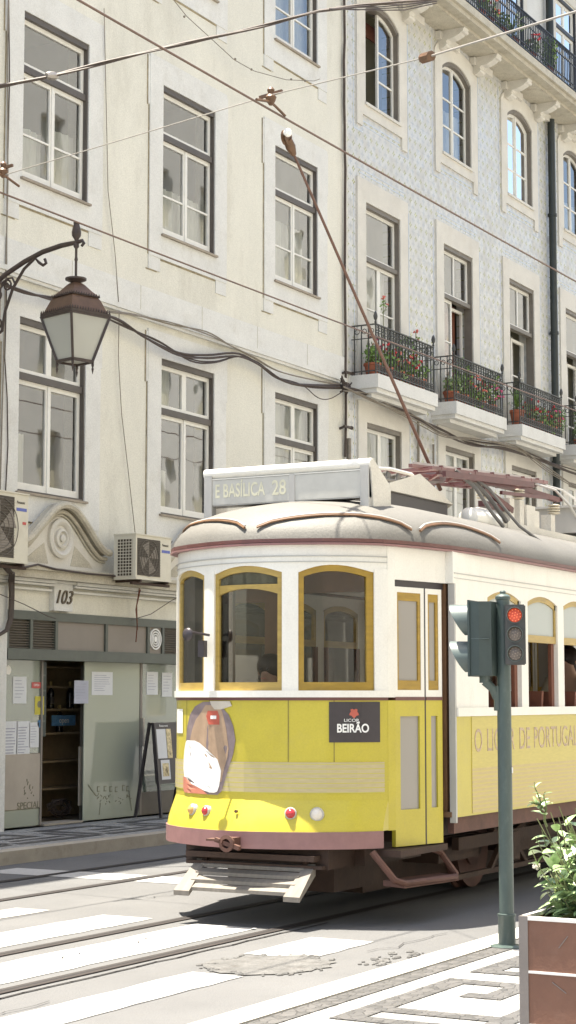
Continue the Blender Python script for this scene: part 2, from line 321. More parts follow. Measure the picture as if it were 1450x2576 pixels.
    def islands(s):
        n=len(s.v); p=list(range(n))
        def f(a):
            while p[a]!=a: p[a]=p[p[a]]; a=p[a]
            return a
        for fc in s.f:
            for q in fc[1:]: p[f(q)]=f(fc[0])
        g={}
        for i in range(n): g.setdefault(f(i),[]).append(i)
        gs=list(g.values()); bb=[([min(s.v[i][k] for i in q)-.004 for k in range(3)],[max(s.v[i][k] for i in q)+.004 for k in range(3)]) for q in gs]
        q=list(range(len(gs)))
        def h(a):
            while q[a]!=a: a=q[a]
            return a
        for i in range(len(gs)):
            for j in range(i):
                if all(bb[i][0][k]<=bb[j][1][k] and bb[j][0][k]<=bb[i][1][k] for k in range(3)): q[h(i)]=h(j)
        out={}
        for i,vs in enumerate(gs): out.setdefault(h(i),[]).extend(vs)
        res=[]
        for vs in out.values():
            mp={v:i for i,v in enumerate(vs)}; m=MB(); m.v=[s.v[v] for v in vs]; m.f=[tuple(mp[i] for i in fc) for fc in s.f if fc[0] in mp]; res.append(m)
        return res
    def build(s,name,m,parent=None,smooth=False,label=None,kind=None):
        if name in SPLIT:
            parts=s.islands()
            return [q._build(SPLIT[name] or name,m,parent,smooth,label,kind) for q in parts][0]
        return s._build(name,m,parent,smooth,label,kind)
    def _build(s,name,m,parent=None,smooth=False,label=None,kind=None):
        me=bpy.data.meshes.new(name); me.from_pydata(s.v,[],s.f); me.validate(); me.update()
        bm=bmesh.new(); bm.from_mesh(me); bmesh.ops.recalc_face_normals(bm,faces=bm.faces); bm.to_mesh(me); bm.free()
        me.materials.append(M[m] if isinstance(m,str) else m)
        if smooth:
            for p in me.polygons: p.use_smooth=True
            me.set_sharp_from_angle(angle=math.radians(42))
        o=bpy.data.objects.new(name,me); C.objects.link(o)
        put(o,parent)
        if label: o['label']=label
        if kind: o['kind']=kind
        return o
def put(o,parent):
    if parent is not None:
        o.parent=parent
        if parent.type=='EMPTY': o.matrix_parent_inverse=Matrix.Translation(-parent.location)
def thing(name,label,cat,loc=(0,0,0),group=None):
    o=bpy.data.objects.new(name,None); C.objects.link(o); o.location=loc; o.empty_display_size=.2
    return tag(o,label,cat,group)
def tag(o,label,cat,group=None):
    o['label']=label; o['category']=cat
    if group: o['group']=group
    return o
def struct(o): o['kind']='structure'; return o
def dup(src,dloc,label=None,group=None):
    def cp(o,par):
        c=o.copy(); C.objects.link(c)
        if par is not None: c.parent=par
        for ch in o.children: cp(ch,c)
        return c
    c=cp(src,None); c.location=Vector(src.location)+Vector(dloc)
    if label: c['label']=label
    if group: c['group']=group
    return c
def text(s,size,mt,loc,xdir,parent,name='lettering',shear=0,ext=.002,align='CENTER',sx=1,zdir=(0,0,1),off=0):
    cu=bpy.data.curves.new('t','FONT'); cu.body=s; cu.size=size; cu.shear=shear; cu.extrude=ext; cu.align_x=align; cu.align_y='CENTER'; cu.offset=off
    o=bpy.data.objects.new('t',cu); C.objects.link(o); bpy.context.view_layer.update()
    me=bpy.data.meshes.new_from_object(o.evaluated_get(bpy.context.evaluated_depsgraph_get())); bpy.data.objects.remove(o)
    x=Vector(xdir).normalized(); z=Vector(zdir); z=(z-x*z.dot(x)).normalized(); y=x.cross(z)
    mx=Matrix(((x.x*sx,z.x,-y.x,loc[0]),(x.y*sx,z.y,-y.y,loc[1]),(x.z*sx,z.z,-y.z,loc[2]),(0,0,0,1)))
    me.transform(mx); me.materials.clear(); me.materials.append(M[mt]); me.name=name
    ob=bpy.data.objects.new(name,me); C.objects.link(ob); put(ob,parent); return ob
# ------------------------------------------------------------------ ground, road, rails, pavements
struct(MB().sheet(-150,250,-150,200,-.06).build('ground','asphalt'))
struct(MB().box(-60,120,4.83,11.0,-.05,0).build('road','asphalt'))
# near pavement (dropped kerb at the crossing)
struct(MB().box(-60,120,-8.99,4.60,-.05,.012).build('pavement','cobw'))
struct(MB().box(-60,120,4.62,4.83,-.05,.020).build('kerb','kerb'))
struct(MB().box(-60,120,10.98,11.18,-.05,.13).build('kerb','kerbold'))
struct(MB().box(-60,120,11.18,12.9,-.05,.125).build('pavement','cobw'))
def path2d(mb,pts,w,z):
    for (a,b) in zip(pts[:-1],pts[1:]):
        a=Vector((*a,0)); b=Vector((*b,0)); d=(b-a).normalized(); n_=Vector((-d.y,d.x,0))*w/2; e=d*w/2
        mb.add([(a-n_-e)+Vector((0,0,z)),(b-n_+e)+Vector((0,0,z)),(b+n_+e)+Vector((0,0,z)),(a+n_-e)+Vector((0,0,z))],[(0,1,2,3)])
mb=MB()
mb.add([(-60,4.60,.0165),(120,4.60,.0165),(120,4.47,.0165),(-60,4.47,.0165)],[(0,3,2,1)])
struct(mb.build('pavement_border','cobd'))
mb=MB(); zz=.0165
for k in range(-8,30):
    ox=8.42+k*1.75
    # one unit of the stone meander, built from strips that only meet end to end
    def st(x0,x1,y0,y1): mb.sheet(ox+x0,ox+x1,y0,y1,zz)
    st(0,1.18,4.17,4.32); st(1.03,1.18,3.78,4.17); st(.62,1.03,3.78,3.92); st(.62,.76,3.92,4.02)
    st(0,.14,3.45,4.17); st(.14,1.75,3.45,3.58); st(1.45,1.75,4.17,4.32); st(1.45,1.58,3.72,4.17)
struct(mb.build('pavement_pattern','cobd'))
mb=MB()
for k in range(-4,26):
    ox=13.1+k*1.62
    def st(x0,x1,y0,y1): mb.sheet(ox+x0,ox+x1,y0,y1,.129)
    st(0,1.1,12.28,12.42); st(.96,1.1,11.9,12.28); st(.5,.96,11.9,12.02); st(0,.14,11.55,12.28); st(.14,1.62,11.42,11.56); st(1.36,1.5,11.56,12.12); st(.34,1.24,11.68,11.76)
struct(mb.build('pavement_pattern','cobd'))
# zebra stripes and stop line : worn thick paint
def stripe(x0,x1,y0,y1,m='paint',name='road_marking',z=.004,jag=.02):
    mb=MB(); nx=max(2,int((x1-x0)/.18)); top=[];bot=[]
    for i in range(nx+1):
        x=x0+(x1-x0)*i/nx; top.append((x,y1+R.uniform(-jag,jag)*.6,z)); bot.append((x,y0+R.uniform(-jag,jag)*.6,z))
    vs=bot+top; n=nx+1; mb.add(vs,[(i,i+1,n+i+1,n+i) for i in range(nx)]); return struct(mb.build(name,m))
stripe(2.0,9.15,5.42,5.78); stripe(9.95,10.85,5.42,5.90); stripe(2.0,11.08,6.46,6.97); stripe(2.0,11.2,7.40,7.86)
stripe(2.0,11.25,8.36,8.70,'paintold'); stripe(2.0,11.3,9.3,9.62,'paintold')
stripe(13.36,13.86,9.22,10.7); stripe(13.36,13.86,8.55,9.04)
def rail(y):
    struct(MB().sheet(-60,120,y-.055,y-.018,.0075).build('tram_rail','rail')); struct(MB().sheet(-60,120,y+.018,y+.045,.0075).build('tram_rail','rail'))
    struct(MB().sheet(-60,120,y-.018,y+.018,.0070).build('rail_groove','groove'))
for y in (6.30,7.20,9.12,10.02): rail(y)
# faded tar joint beside the nearest rail, broken patch
mb=MB(); prev=None
pts=[(x,6.17+R.uniform(-.012,.012)) for x in [3+i*.22 for i in range(40)]]
path2d(mb,pts,.02,.0055); struct(mb.build('road_joint','groove'))
mb=MB(); ring=[]; cx,cy=9.62,5.52
for i in range(28):
    t=2*PI*i/28; rx=.42*(1+R.uniform(-.12,.12)); ry=.36*(1+R.uniform(-.12,.12)); ring.append((cx+rx*math.cos(t),cy+ry*math.sin(t),.006))
mb.add([(cx,cy,.009)]+ring,[(0,1+i,1+(i+1)%28) for i in range(28)]); struct(mb.build('road_patch','patch'))
mb=MB()
for i in range(95):
    t=R.uniform(0,2*PI); k=R.uniform(.86,1.12); px,py=cx+.42*k*math.cos(t),cy+.36*k*math.sin(t); r=R.uniform(.008,.028)
    if R.random()<.35: px,py=10.2+R.uniform(-.3,.35),5.02+R.uniform(-.12,.08)
    mb.sphere((px,py,.004),r,6,4,(1.3,.9,.45))
for (x,y,n_) in ((6.5,5.95,16),(9.2,6.75,14),(10.4,5.25,10),(8.0,7.6,14),(12.3,8.2,16)):
    pp=[(x,y)]
    for i in range(n_): pp.append((pp[-1][0]+R.uniform(.04,.16),pp[-1][1]+R.uniform(-.05,.05)))
    cm=MB(); path2d(cm,pp,.007,.0095 if x!=12.3 else .0055); struct(cm.build('road_crack','groove'))
gr=mb.build('gravel','patch'); gr['kind']='stuff'; tag(gr,'loose crumbs of broken asphalt round the patch in the road','gravel')
# ------------------------------------------------------------------ buildings
YF=12.75
def wall_sheet(mb,x0,x1,z0,z1,holes,y=YF,depth=.3):
    xs=sorted({x0,x1,*[h[0] for h in holes],*[h[1] for h in holes]}); zs=sorted({z0,z1,*[h[2] for h in holes],*[h[3] for h in holes]})
    xs=[x for x in xs if x0<=x<=x1]; zs=[z for z in zs if z0<=z<=z1]
    for a,b in zip(xs[:-1],xs[1:]):
        for c,d in zip(zs[:-1],zs[1:]):
            mx_,mz=(a+b)/2,(c+d)/2
            if any(h[0]<mx_<h[1] and h[2]<mz<h[3] for h in holes): continue
            mb.vsheet(a,b,y,c,d)
    for h in holes:
        a,b,c,d=h[:4]
        mb.add([(a,y,c),(b,y,c),(b,y,d),(a,y,d),(a,y+depth,c),(b,y+depth,c),(b,y+depth,d),(a,y+depth,d)],[(0,4,5,1),(1,5,6,2),(2,6,7,3),(3,7,4,0)])
def ringxz(mb,x0,x1,z0,z1,wl,wr,wt,wb,y0,y1):
    """rectangular frame, pieces butted"""
    mb.box(x0,x0+wl,y0,y1,z0,z1); mb.box(x1-wr,x1,y0,y1,z0,z1)
    if wt: mb.box(x0+wl,x1-wr,y0,y1,z1-wt,z1)
    if wb: mb.box(x0+wl,x1-wr,y0,y1,z0,z0+wb)
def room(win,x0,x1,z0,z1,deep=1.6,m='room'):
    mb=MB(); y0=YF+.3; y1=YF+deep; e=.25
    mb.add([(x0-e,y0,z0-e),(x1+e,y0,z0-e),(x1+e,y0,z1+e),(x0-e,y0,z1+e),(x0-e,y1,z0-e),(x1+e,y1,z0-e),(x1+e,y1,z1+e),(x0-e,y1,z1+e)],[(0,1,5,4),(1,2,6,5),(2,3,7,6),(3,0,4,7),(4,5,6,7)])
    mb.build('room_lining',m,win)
def curtain(win,x0,x1,z0,z1,y=YF+.2,m='curtain',amp=.018):
    n=int((x1-x0)/.035); vs=[]
    for i in range(n+1):
        x=x0+(x1-x0)*i/n; yy=y+amp*math.sin(i*1.7)+amp*.5*math.sin(i*.61+x); vs+=[(x,yy,z0),(x,yy,z1)]
    MB().add(vs,[(2*i,2*i+2,2*i+3,2*i+1) for i in range(n)]).build('curtain',m,win,smooth=True)
def leaf_casement(mb,x0,x1,z0,z1,y0,st=.05,bot=.09,muntins=()):
    ringxz(mb,x0,x1,z0,z1,st,st,.055,bot,y0,y0+.045)
    for f in muntins:
        z=z0+(z1-z0)*f; mb.box(x0+st,x1-st,y0+.006,y0+.034,z-.012,z+.012)
def windowA(par,x0,z0,z1,tz=None,split_top=False,cur=None,munt=(.42,),w=1.31,pane='pane',roomm='room',curm='curtain'):
    x1=x0+w; win=None
    mb=MB()  # stone surround with ears
    o=.31; y=YF-.022
    win=MB(); 
    ringxz(win,x0,x1,z0,z1,.022,.026,.07,.02,YF-.004,YF+.12)
    if tz: win.box(x0+.022,x1-.026,YF+.012,YF+.10,tz-.04,tz+.04)
    win=win.build('window','reveal',par)
    mb.box(x0-o,x0,y,YF+.0,z0-.02,z1); mb.box(x1,x1+o,y,YF,z0-.02,z1); mb.box(x0-o,x1+o,y,YF,z1,z1+.34); mb.box(x0-o,x1+o,y,YF,z0-.34,z0-.02)
    mb.box(x0-o-.035,x0-o,y+.006,YF,z1-.35,z1+.30); mb.box(x1+o,x1+o+.035,y+.006,YF,z1-.35,z1+.30)
    mb.box(x0-o,x0-o+.27,y+.008,YF,z0-.52,z0-.34); mb.box(x1+o-.27,x1+o,y+.008,YF,z0-.52,z0-.34)
    mb.build('stone_surround','stone',win)
    jn=MB(); jn.box(x0-o-.052,x0-o-.036,YF-.008,YF,z1-.36,z1+.31); jn.box(x0-o-.016,x0-o-.001,YF-.008,YF,z0-.33,z1-.36); jn.box(x0-o-.05,x0-o+.2,YF-.008,YF,z0-.535,z0-.521); jn.box(x0-o+.28,x1+o-.28,YF-.008,YF,z0-.36,z0-.341); jn.build('grimy_joint','joint',win)
    f=MB(); yc=YF+.05; a,b=x0+.022,x1-.026; mid=(a+b)/2; top=(tz-.04) if tz else z1-.07
    leaf_casement(f,a,mid,z0+.02,top,yc,muntins=munt); leaf_casement(f,mid+.001,b,z0+.02,top,yc,muntins=munt)
    f.box(mid-.02,mid+.02,yc-.012,yc,z0+.03,top-.01)
    if tz:
        if split_top: leaf_casement(f,a,mid,tz+.04,z1-.07,yc,bot=.05); leaf_casement(f,mid+.001,b,tz+.04,z1-.07,yc,bot=.05)
        else: leaf_casement(f,a,b,tz+.04,z1-.07,yc,bot=.05)
    f.build('casement','white',win)
    MB().vsheet(a+.02,b-.02,yc+.022,z0+.05,z1-.09).build('pane',pane,win)
    MB().box(x0-.04,x1+.03,YF-.06,YF-.0225,z0-.035,z0-.008).build('sill','sill',win)
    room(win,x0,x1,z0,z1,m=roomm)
    if cur:
        for (cz0,cz1,ca,cb) in cur: curtain(win,x0+w*ca,x0+w*cb,z0+(z1-z0)*cz0,z0+(z1-z0)*cz1,m=curm)
    return win
COLA=[13.40,16.38,19.36,22.34]
bA=thing('apartment_building','cream plastered apartment building above the shop, numbered 103','building',(16,YF,0))
holes=[]
for x in COLA: holes+=[(x,x+1.31,7.65,9.66),(x,x+1.31,3.97,6.0),(x,x+1.31,11.27,13.30)]
holes.append((16.22,20.35,.125,2.60))
mb=MB(); wall_sheet(mb,6,24.5,.1,14.0,holes); mb.add([(6,YF,.1),(6,24,.1),(6,24,14),(6,YF,14)],[(0,1,2,3)]); mb.add([(24.5,YF+.3,.1),(24.5,24,.1),(24.5,24,14),(24.5,YF+.3,14)],[(0,1,2,3)]); mb.add([(6,24,.1),(24.5,24,.1),(24.5,24,14),(6,24,14)],[(0,1,2,3)])
mb.build('wall','plaster',bA)
mb=MB(); mb.box(6,24.5,YF-.25,YF,14.0,14.22)
mb.add([(6,YF-.25,14.22),(24.5,YF-.25,14.22),(24.5,18.4,16.3),(6,18.4,16.3),(6,24,14.22),(24.5,24,14.22)],[(0,1,2,3),(3,2,5,4),(0,3,4),(1,5,2)]); mb.build('roof','rooft',bA)
# floor band
mb=MB(); mb.box(6,24.5,YF-.035,YF,6.50,6.86); mb.box(6,24.5,YF-.07,YF-.035,6.47,6.53); mb.box(6,24.5,YF-.05,YF,6.43,6.468); mb.build('cornice_band','stone',bA)
mb=MB()
for x in [7+i*1.48 for i in range(12)]: mb.box(x,x+.008,YF-.0375,YF-.035,6.54,6.86)
mb.build('band_joint','stone_old',bA)
cursA={(16.38,7.65):[(0,.35,.02,.48),(0,.42,.6,.98)],(19.36,7.65):[(0,.36,.02,.98)],(22.34,7.65):[(.0,.5,.1,.9)]}
for i,x in enumerate(COLA):
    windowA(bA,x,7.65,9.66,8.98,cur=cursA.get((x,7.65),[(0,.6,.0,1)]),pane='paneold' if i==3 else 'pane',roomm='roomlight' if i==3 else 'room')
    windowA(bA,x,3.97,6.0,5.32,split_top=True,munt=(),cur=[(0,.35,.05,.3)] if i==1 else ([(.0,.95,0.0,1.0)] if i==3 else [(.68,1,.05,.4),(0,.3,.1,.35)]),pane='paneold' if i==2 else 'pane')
    windowA(bA,x,11.27,13.30,12.6,cur=[(0,.9,0,1)])
# shop front ---------------------------------------------------------------
X0,X1=16.22,20.35
mb=MB(); 
mb.box(X0,X1,YF-.03,YF+.06,2.50,2.60); mb.box(X0,X1,YF-.05,YF+.06,2.04,2.165)
for x in (X0,16.66,17.14,18.16,19.08,19.42,19.9,20.30): mb.box(x,x+.05,YF-.025,YF+.06,2.165,2.50)
sf=mb.build('shopfront','shopgreen',bA)
mb=MB(); 
for a,b in ((17.19,18.16),(18.21,19.08),(19.13,19.42)): mb.box(a,b,YF+.0,YF+.03,2.165,2.50)
mb.build('fascia_panel','shopgrey',sf)
mb=MB()
for a,b in ((16.27,16.66),(16.71,17.14),(19.47,19.9),(19.95,20.30)):
    mb=MB(); mb.box(a,b,YF+.028,YF+.05,2.165,2.50)
    for i in range(11):
        z=2.175+i*.029; mb.hexa([(a,YF-.01,z),(b,YF-.01,z),(b,YF+.03,z+.012),(a,YF+.03,z+.012),(a,YF-.01,z+.006),(b,YF-.01,z+.006),(b,YF+.03,z+.019),(a,YF+.03,z+.019)])
    mb.build('louvre_panel','louvre',sf)
mb=MB(); c=Vector((19.275,YF-.001,2.35))
for r0,r1 in ((.135,.118),(.10,.085),(.068,.054),(.036,.0)): mb.lathe([(r0,0),(r0,.02),(r1,.02)] if r1==0 else [(r0,0),(r0,.02),(r1,.02),(r1,0)],c,20,ax=(0,-1,0))
mb.build('round_vent','decalwhite',sf,smooth=False)
MB().lathe([(.125,0),(.125,.004)],c,20,ax=(0,-1,0)).build('vent_backing','louvre',sf)
# interior of the shop
mb=MB(); a,b,c_,d=X0,X1,YF+.30,YF+3.0
mb.add([(a,c_,.128),(b,c_,.128),(b,c_,2.6),(a,c_,2.6),(a,d,.128),(b,d,.128),(b,d,2.6),(a,d,2.6)],[(0,1,5,4),(1,2,6,5),(2,3,7,6),(3,0,4,7),(4,5,6,7)]); mb.build('shop_interior','shopin',sf)
# glazing: left leaf, right leaf, far right leaf
YG=YF+.10
MB().box(16.27,17.02,YG,YG+.012,.97,2.04).build('glass_panel','shopglass',sf)
MB().box(16.24,17.04,YG-.01,YG+.03,.34,.965).build('door_panel','shoppanel',sf)
MB().box(16.24,17.04,YG,YG+.02,.14,.335).build('glass_panel','shopglass2',sf)
MB().box(17.86,19.05,YG-.03,YG-.018,.14,2.04).build('sliding_glass_door','shopglass2',sf)
MB().box(17.865,19.045,YG+.03,YG+.05,.32,1.02).build('door_panel','shoppanel',sf)
mb=MB(); mb.box(19.055,19.10,YG-.04,YG+.03,.14,2.04); mb.box(17.03,17.055,YG-.02,YG+.04,.14,2.04); mb.box(16.74,16.80,YG+.06,YG+.1,.98,2.04); mb.build('door_post','shopgrey',sf)
MB().box(19.10,20.35,YG+.0,YG+.012,.42,2.04).build('glass_panel','shopglass',sf)
MB().box(19.10,20.35,YG-.02,YG+.03,.14,.42).build('plinth','louvre',sf)
mb=MB(); mb.vsheet(19.14,20.3,YF+.30,.45,2.0); mb.build('display_backing','shoppanel',sf)
MB().vsheet(17.92,19.03,YF+.17,.14,2.0).build('blind','shopgrey',sf)
MB().box(16.30,16.70,YF+.19,YF+.20,.9,2.03).build('display_backing','shopgrey',sf)
MB().box(19.06,19.10,YG-.075,YG-.041,1.0,1.35).build('door_handle','steel',sf)
mb=MB()
for u,v,w in ((245,1985,1.7),(262,1984,2),(276,1985,1.6),(290,1986,1.8),(308,1982,2),(318,1984,1.6)):
    p=at(u,v,Y=YG-.034); mb.box(p.x,p.x+.05,YG-.034,YG-.0305,p.z-.035,p.z-.025); mb.box(p.x,p.x+.01,YG-.034,YG-.0305,p.z-.025,p.z+.03); mb.box(p.x+.01,p.x+.05,YG-.034,YG-.0305,p.z+.02,p.z+.03)
for i in range(26):
    p=at(R.uniform(245,330),R.uniform(1998,2022),Y=YG-.034); mb.bar(p,p+Vector((R.uniform(-.03,.05),0,R.uniform(-.03,.03))),.008,.003,up=(0,1,0))
mb.bar(at(222,1975,Y=YG-.034),at(243,2003,Y=YG-.034),.012,.003,up=(0,1,0)); mb.bar(at(253,2020,Y=YG-.034),at(250,2050,Y=YG-.034),.008,.003,up=(0,1,0)); mb.bar(at(325,1990,Y=YG-.034),at(332,2040,Y=YG-.034),.008,.003,up=(0,1,0))
mb.build('graffiti','graf',sf)
text('SPECIAL',.11,'graf',at(72,2027,Y=YG-.014),(1,0,0),sf,ext=.001,sx=1.1)
mb=MB()
for i in range(14):
    p=at(R.uniform(58,84),R.uniform(1965,2010),Y=YG-.014); mb.bar(p,p+Vector((R.uniform(-.02,.03),0,R.uniform(-.05,.05))),.012,.003,up=(0,1,0))
mb.build('graffiti','graf',sf)
MB().box(17.07,17.84,YF+.05,YF+.30,.126,.15).build('threshold','kerbold',sf)
# entablature, cornice, pediments over the shop
mb=MB()
mb.box(15.6,24.45,YF-.20,YF,2.97,3.06); mb.box(15.6,24.45,YF-.24,YF,3.06,3.10); mb.build('shop_cornice','stone_old',bA)
mb=MB(); mb.box(15.6,17.02,YF-.10,YF,2.90,2.925); mb.box(15.6,17.02,YF-.13,YF,2.93,2.968); mb.box(15.6,17.02,YF-.06,YF,2.84,2.865)
mb.box(17.42,24.45,YF-.10,YF,2.90,2.925); mb.box(17.42,24.45,YF-.13,YF,2.93,2.968); mb.box(17.42,24.45,YF-.06,YF,2.84,2.865)
mb.box(17.04,17.40,YF-.075,YF,2.62,2.965); mb.box(17.0,17.44,YF-.11,YF-.0,2.94,2.968)
mb.build('entablature','stone',bA)
text('103',.23,'numb',(17.2,YF-.085,2.775),(1,0,0),bA,name='house_number',shear=.35,ext=.008)
mb=MB(); mb.box(15.98,16.2,YF-.05,YF,.125,2.84); mb.build('pilaster','stone',bA)
def pediment(cx):
    prof=[]
    for i in range(41):
        t=-1+2*i/40; x=cx+.90*t; a=abs(t)
        z=3.36+.50*(0.5+0.5*math.cos(PI*min(1,a/.93)))**.8
        prof.append((x,z))
    top=prof; base=3.10
    ped=MB(); ped.prism([(cx-.90,base),(cx+.90,base)]+top[::-1],YF-.07,YF+.0); ped=ped.build('pediment','stoneB',bA)
    mb=MB()
    for off,r,dy in ((0,.045,-.17),(-.075,.025,-.11),(-.115,.014,-.085)):
        pts=[]
        for i in range(41):
            x,z=top[i]; x0,z0=top[max(0,i-1)]; x1,z1=top[min(40,i+1)]; n_=Vector((-(z1-z0),0,x1-x0)).normalized(); pts.append(Vector((x,YF+dy,z))+n_*off)
        mb.tube(pts,r,8)
    # fill under the crown moulding
    for i in range(40):
        (xa,za),(xb,zb)=top[i],top[i+1]; mb.hexa([(xa,YF-.17,za-.03),(xb,YF-.17,zb-.03),(xb,YF-.06,zb-.03),(xa,YF-.06,za-.03),(xa,YF-.17,za+.03),(xb,YF-.17,zb+.03),(xb,YF-.06,zb+.03),(xa,YF-.06,za+.03)])
    mb.sphere((cx+.9,YF-.12,3.37),.045,8,6); mb.sphere((cx-.9,YF-.12,3.37),.045,8,6)
    mb.build('scroll_moulding','stone_old',ped,smooth=True)
    c=Vector((cx,YF-.07,3.47)); mb=MB(); mb.lathe([(.235,0),(.235,.04),(.20,.055),(.165,.04),(.15,.015)],c,28,ax=(0,-1,0)); mb.lathe([(.115,0.0),(.115,.05),(.085,.06),(.07,.03),(.045,.03),(.045,.06),(.02,.07)],c,24,ax=(0,-1,0)); mb.build('medallion','stoneB',ped,smooth=True)
    mb=MB()
    for s in (-1,1): mb.prism([(cx+s*.22,3.16),(cx+s*.66,3.16),(cx+s*.60,3.22),(cx+s*.30,3.40)],YF-.0745,YF-.0705)
    mb.build('sunk_panel','stone_old',ped)
pediment(17.13); pediment(20.1)
# ------------------------------------------------------------------ tiled building
bB=thing('apartment_building','blue and white tiled apartment building with arched windows and flowery balconies','building',(25,YF,0))
COLB=[25.27,28.28,31.28,34.28,37.28]
WB=1.26
holes=[]
for x in COLB: holes+=[(x,x+WB,11.17,12.96),(x,x+WB,6.62,9.52),(x,x+WB,3.95,5.95),(x,x+WB,.5,2.9)]
mb=MB(); wall_sheet(mb,24.5,46,.1,13.55,holes); mb.add([(46,YF,.1),(46,24,.1),(46,24,17),(46,YF,17)],[(0,1,2,3)]); mb.add([(24.5,24,.1),(46,24,.1),(46,24,17),(24.5,24,17)],[(0,1,2,3)]); mb.add([(24.5,YF+.3,14),(24.5,24,14),(24.5,24,17),(24.5,YF+.3,17)],[(0,1,2,3)])
mb.build('wall','tiles',bB)
mb=MB(); mb.box(24.5,46,YF-.5,24.2,17.0,17.25); mb.build('roof','zinc',bB)
hA=[(x+.02,x+1.22,14.05,16.2) for x in COLB]
mb=MB(); wall_sheet(mb,24.5,46,13.55,17.0,hA,y=YF+.12,depth=.2); mb.build('attic_wall','stone',bB)
mb=MB(); mb.box(24.5,24.62,YF-.03,YF,.1,13.0); mb.build('corner_strip','stoneB',bB)
def windowB(par,x0,z0,z1,kind,i):
    x1=x0+WB; win=MB(); y=YF-.03
    arch=.2 if kind=='arch' else 0
    zs=z1-arch
    def az(x,r=0): # height of arch soffit
        t=(x-(x0+x1)/2)/(WB/2); return zs+arch*(1-abs(t)**2.3)
    win.box(x0,x0+.03,YF-.008,YF+.14,z0,zs); win.box(x1-.03,x1,YF-.008,YF+.14,z0,zs)
    N=16
    if arch:
        for k in range(N):
            a=x0+WB*k/N; b=x0+WB*(k+1)/N; za,zb=az(a),az(b)
            win.hexa([(a,YF-.008,za-.07),(b,YF-.008,zb-.07),(b,YF+.14,zb-.07),(a,YF+.14,za-.07),(a,YF-.008,za),(b,YF-.008,zb),(b,YF+.14,zb),(a,YF+.14,za)])
    else: win.box(x0+.03,x1-.03,YF-.008,YF+.14,z1-.07,z1)
    tz=None
    if kind=='door': tz=8.62; win.box(x0+.03,x1-.03,YF+.01,YF+.12,tz-.035,tz+.035)
    win=win.build('window','revealB',par)
    s=MB(); o=.30
    s.box(x0-o,x0,y,YF,z0-.0,z1); s.box(x1,x1+o,y,YF,z0-.0,z1)
    if arch:
        for k in range(N):
            a=x0+WB*k/N; b=x0+WB*(k+1)/N; za,zb=az(a),az(b)
            s.hexa([(a,y,za),(b,y,zb),(b,YF+.16,zb),(a,YF+.16,za),(a,y,z1+.001),(b,y,z1+.001),(b,YF+.16,z1+.001),(a,YF+.16,z1+.001)])
        # curved hood above
        for k in range(20):
            a=x0-o+(WB+2*o)*k/20; b=x0-o+(WB+2*o)*(k+1)/20; f=lambda x:.30*math.sqrt(max(0,1-((x-(x0+x1)/2)/(WB/2+o))**2))*.9+.02
            s.hexa([(a,y,z1+.001),(b,y,z1+.001),(b,YF,z1+.001),(a,YF,z1+.001),(a,y,z1+f(a)),(b,y,z1+f(b)),(b,YF,z1+f(b)),(a,YF,z1+f(a))])
    else: s.box(x0-o,x1+o,y,YF,z1,z1+.36)
    if kind!='door':
        s.box(x0-o,x1+o,y,YF,z0-.22,z0); s.box(x0-o,x0-o+.2,y,YF,z0-.42,z0-.22); s.box(x1+o-.2,x1+o,y,YF,z0-.42,z0-.22)
        s.box(x0-.03,x1+.03,y-.03,y,z0-.05,z0-.005)
    s.build('stone_surround','stoneB',win)
    t=MB()
    for (a,b) in ((x0-o-.09,x0-o-.07),(x1+o+.07,x1+o+.09)): t.box(a,b,YF-.004,YF,z0-.5,z1+.2)
    if kind=='arch' : t.box(x0-o+.25,x1+o-.25,YF-.004,YF,z0-.33,z0-.31); t.box(x0-o+.25,x1+o-.25,YF-.004,YF,z0-.40,z0-.385); t.box(x0-o-.07,x0-o+.25,YF-.004,YF,z0-.52,z0-.5); t.box(x1+o-.25,x1+o+.07,YF-.004,YF,z0-.52,z0-.5)
    if kind=='door' : t.box(x0-o+.1,x1+o-.1,YF-.004,YF,z1+.44,z1+.46); t.box(x0-o+.05,x1+o-.05,YF-.004,YF,z1+.51,z1+.525)
    t.build('tile_border','tileline',win)
    f=MB(); yc=YF+.07; a,b=x0+.03,x1-.03; mid=(a+b)/2; top=(tz-.035) if tz else zs+.0
    def archleaf(A,B_):
        f.box(A,A+.045,yc,yc+.04,z0,az(A+.02)-.07); f.box(B_-.045,B_,yc,yc+.04,z0,az(B_-.02)-.07); f.box(A+.045,B_-.045,yc,yc+.04,z0,z0+.08)
        K=6
        for k in range(K):
            p=A+.045+(B_-A-.09)*k/K; q=A+.045+(B_-A-.09)*(k+1)/K; zp,zq=az(p)-.07,az(q)-.07
            f.hexa([(p,yc,zp-.05),(q,yc,zq-.05),(q,yc+.04,zq-.05),(p,yc+.04,zp-.05),(p,yc,zp),(q,yc,zq),(q,yc+.04,zq),(p,yc+.04,zp)])
        for g in (.36,.68): z=z0+(zs-z0)*g; f.box(A+.045,B_-.045,yc+.005,yc+.03,z-.014,z+.014)
    zt=z1-.09
    opened=(kind=='arch' and i==0)
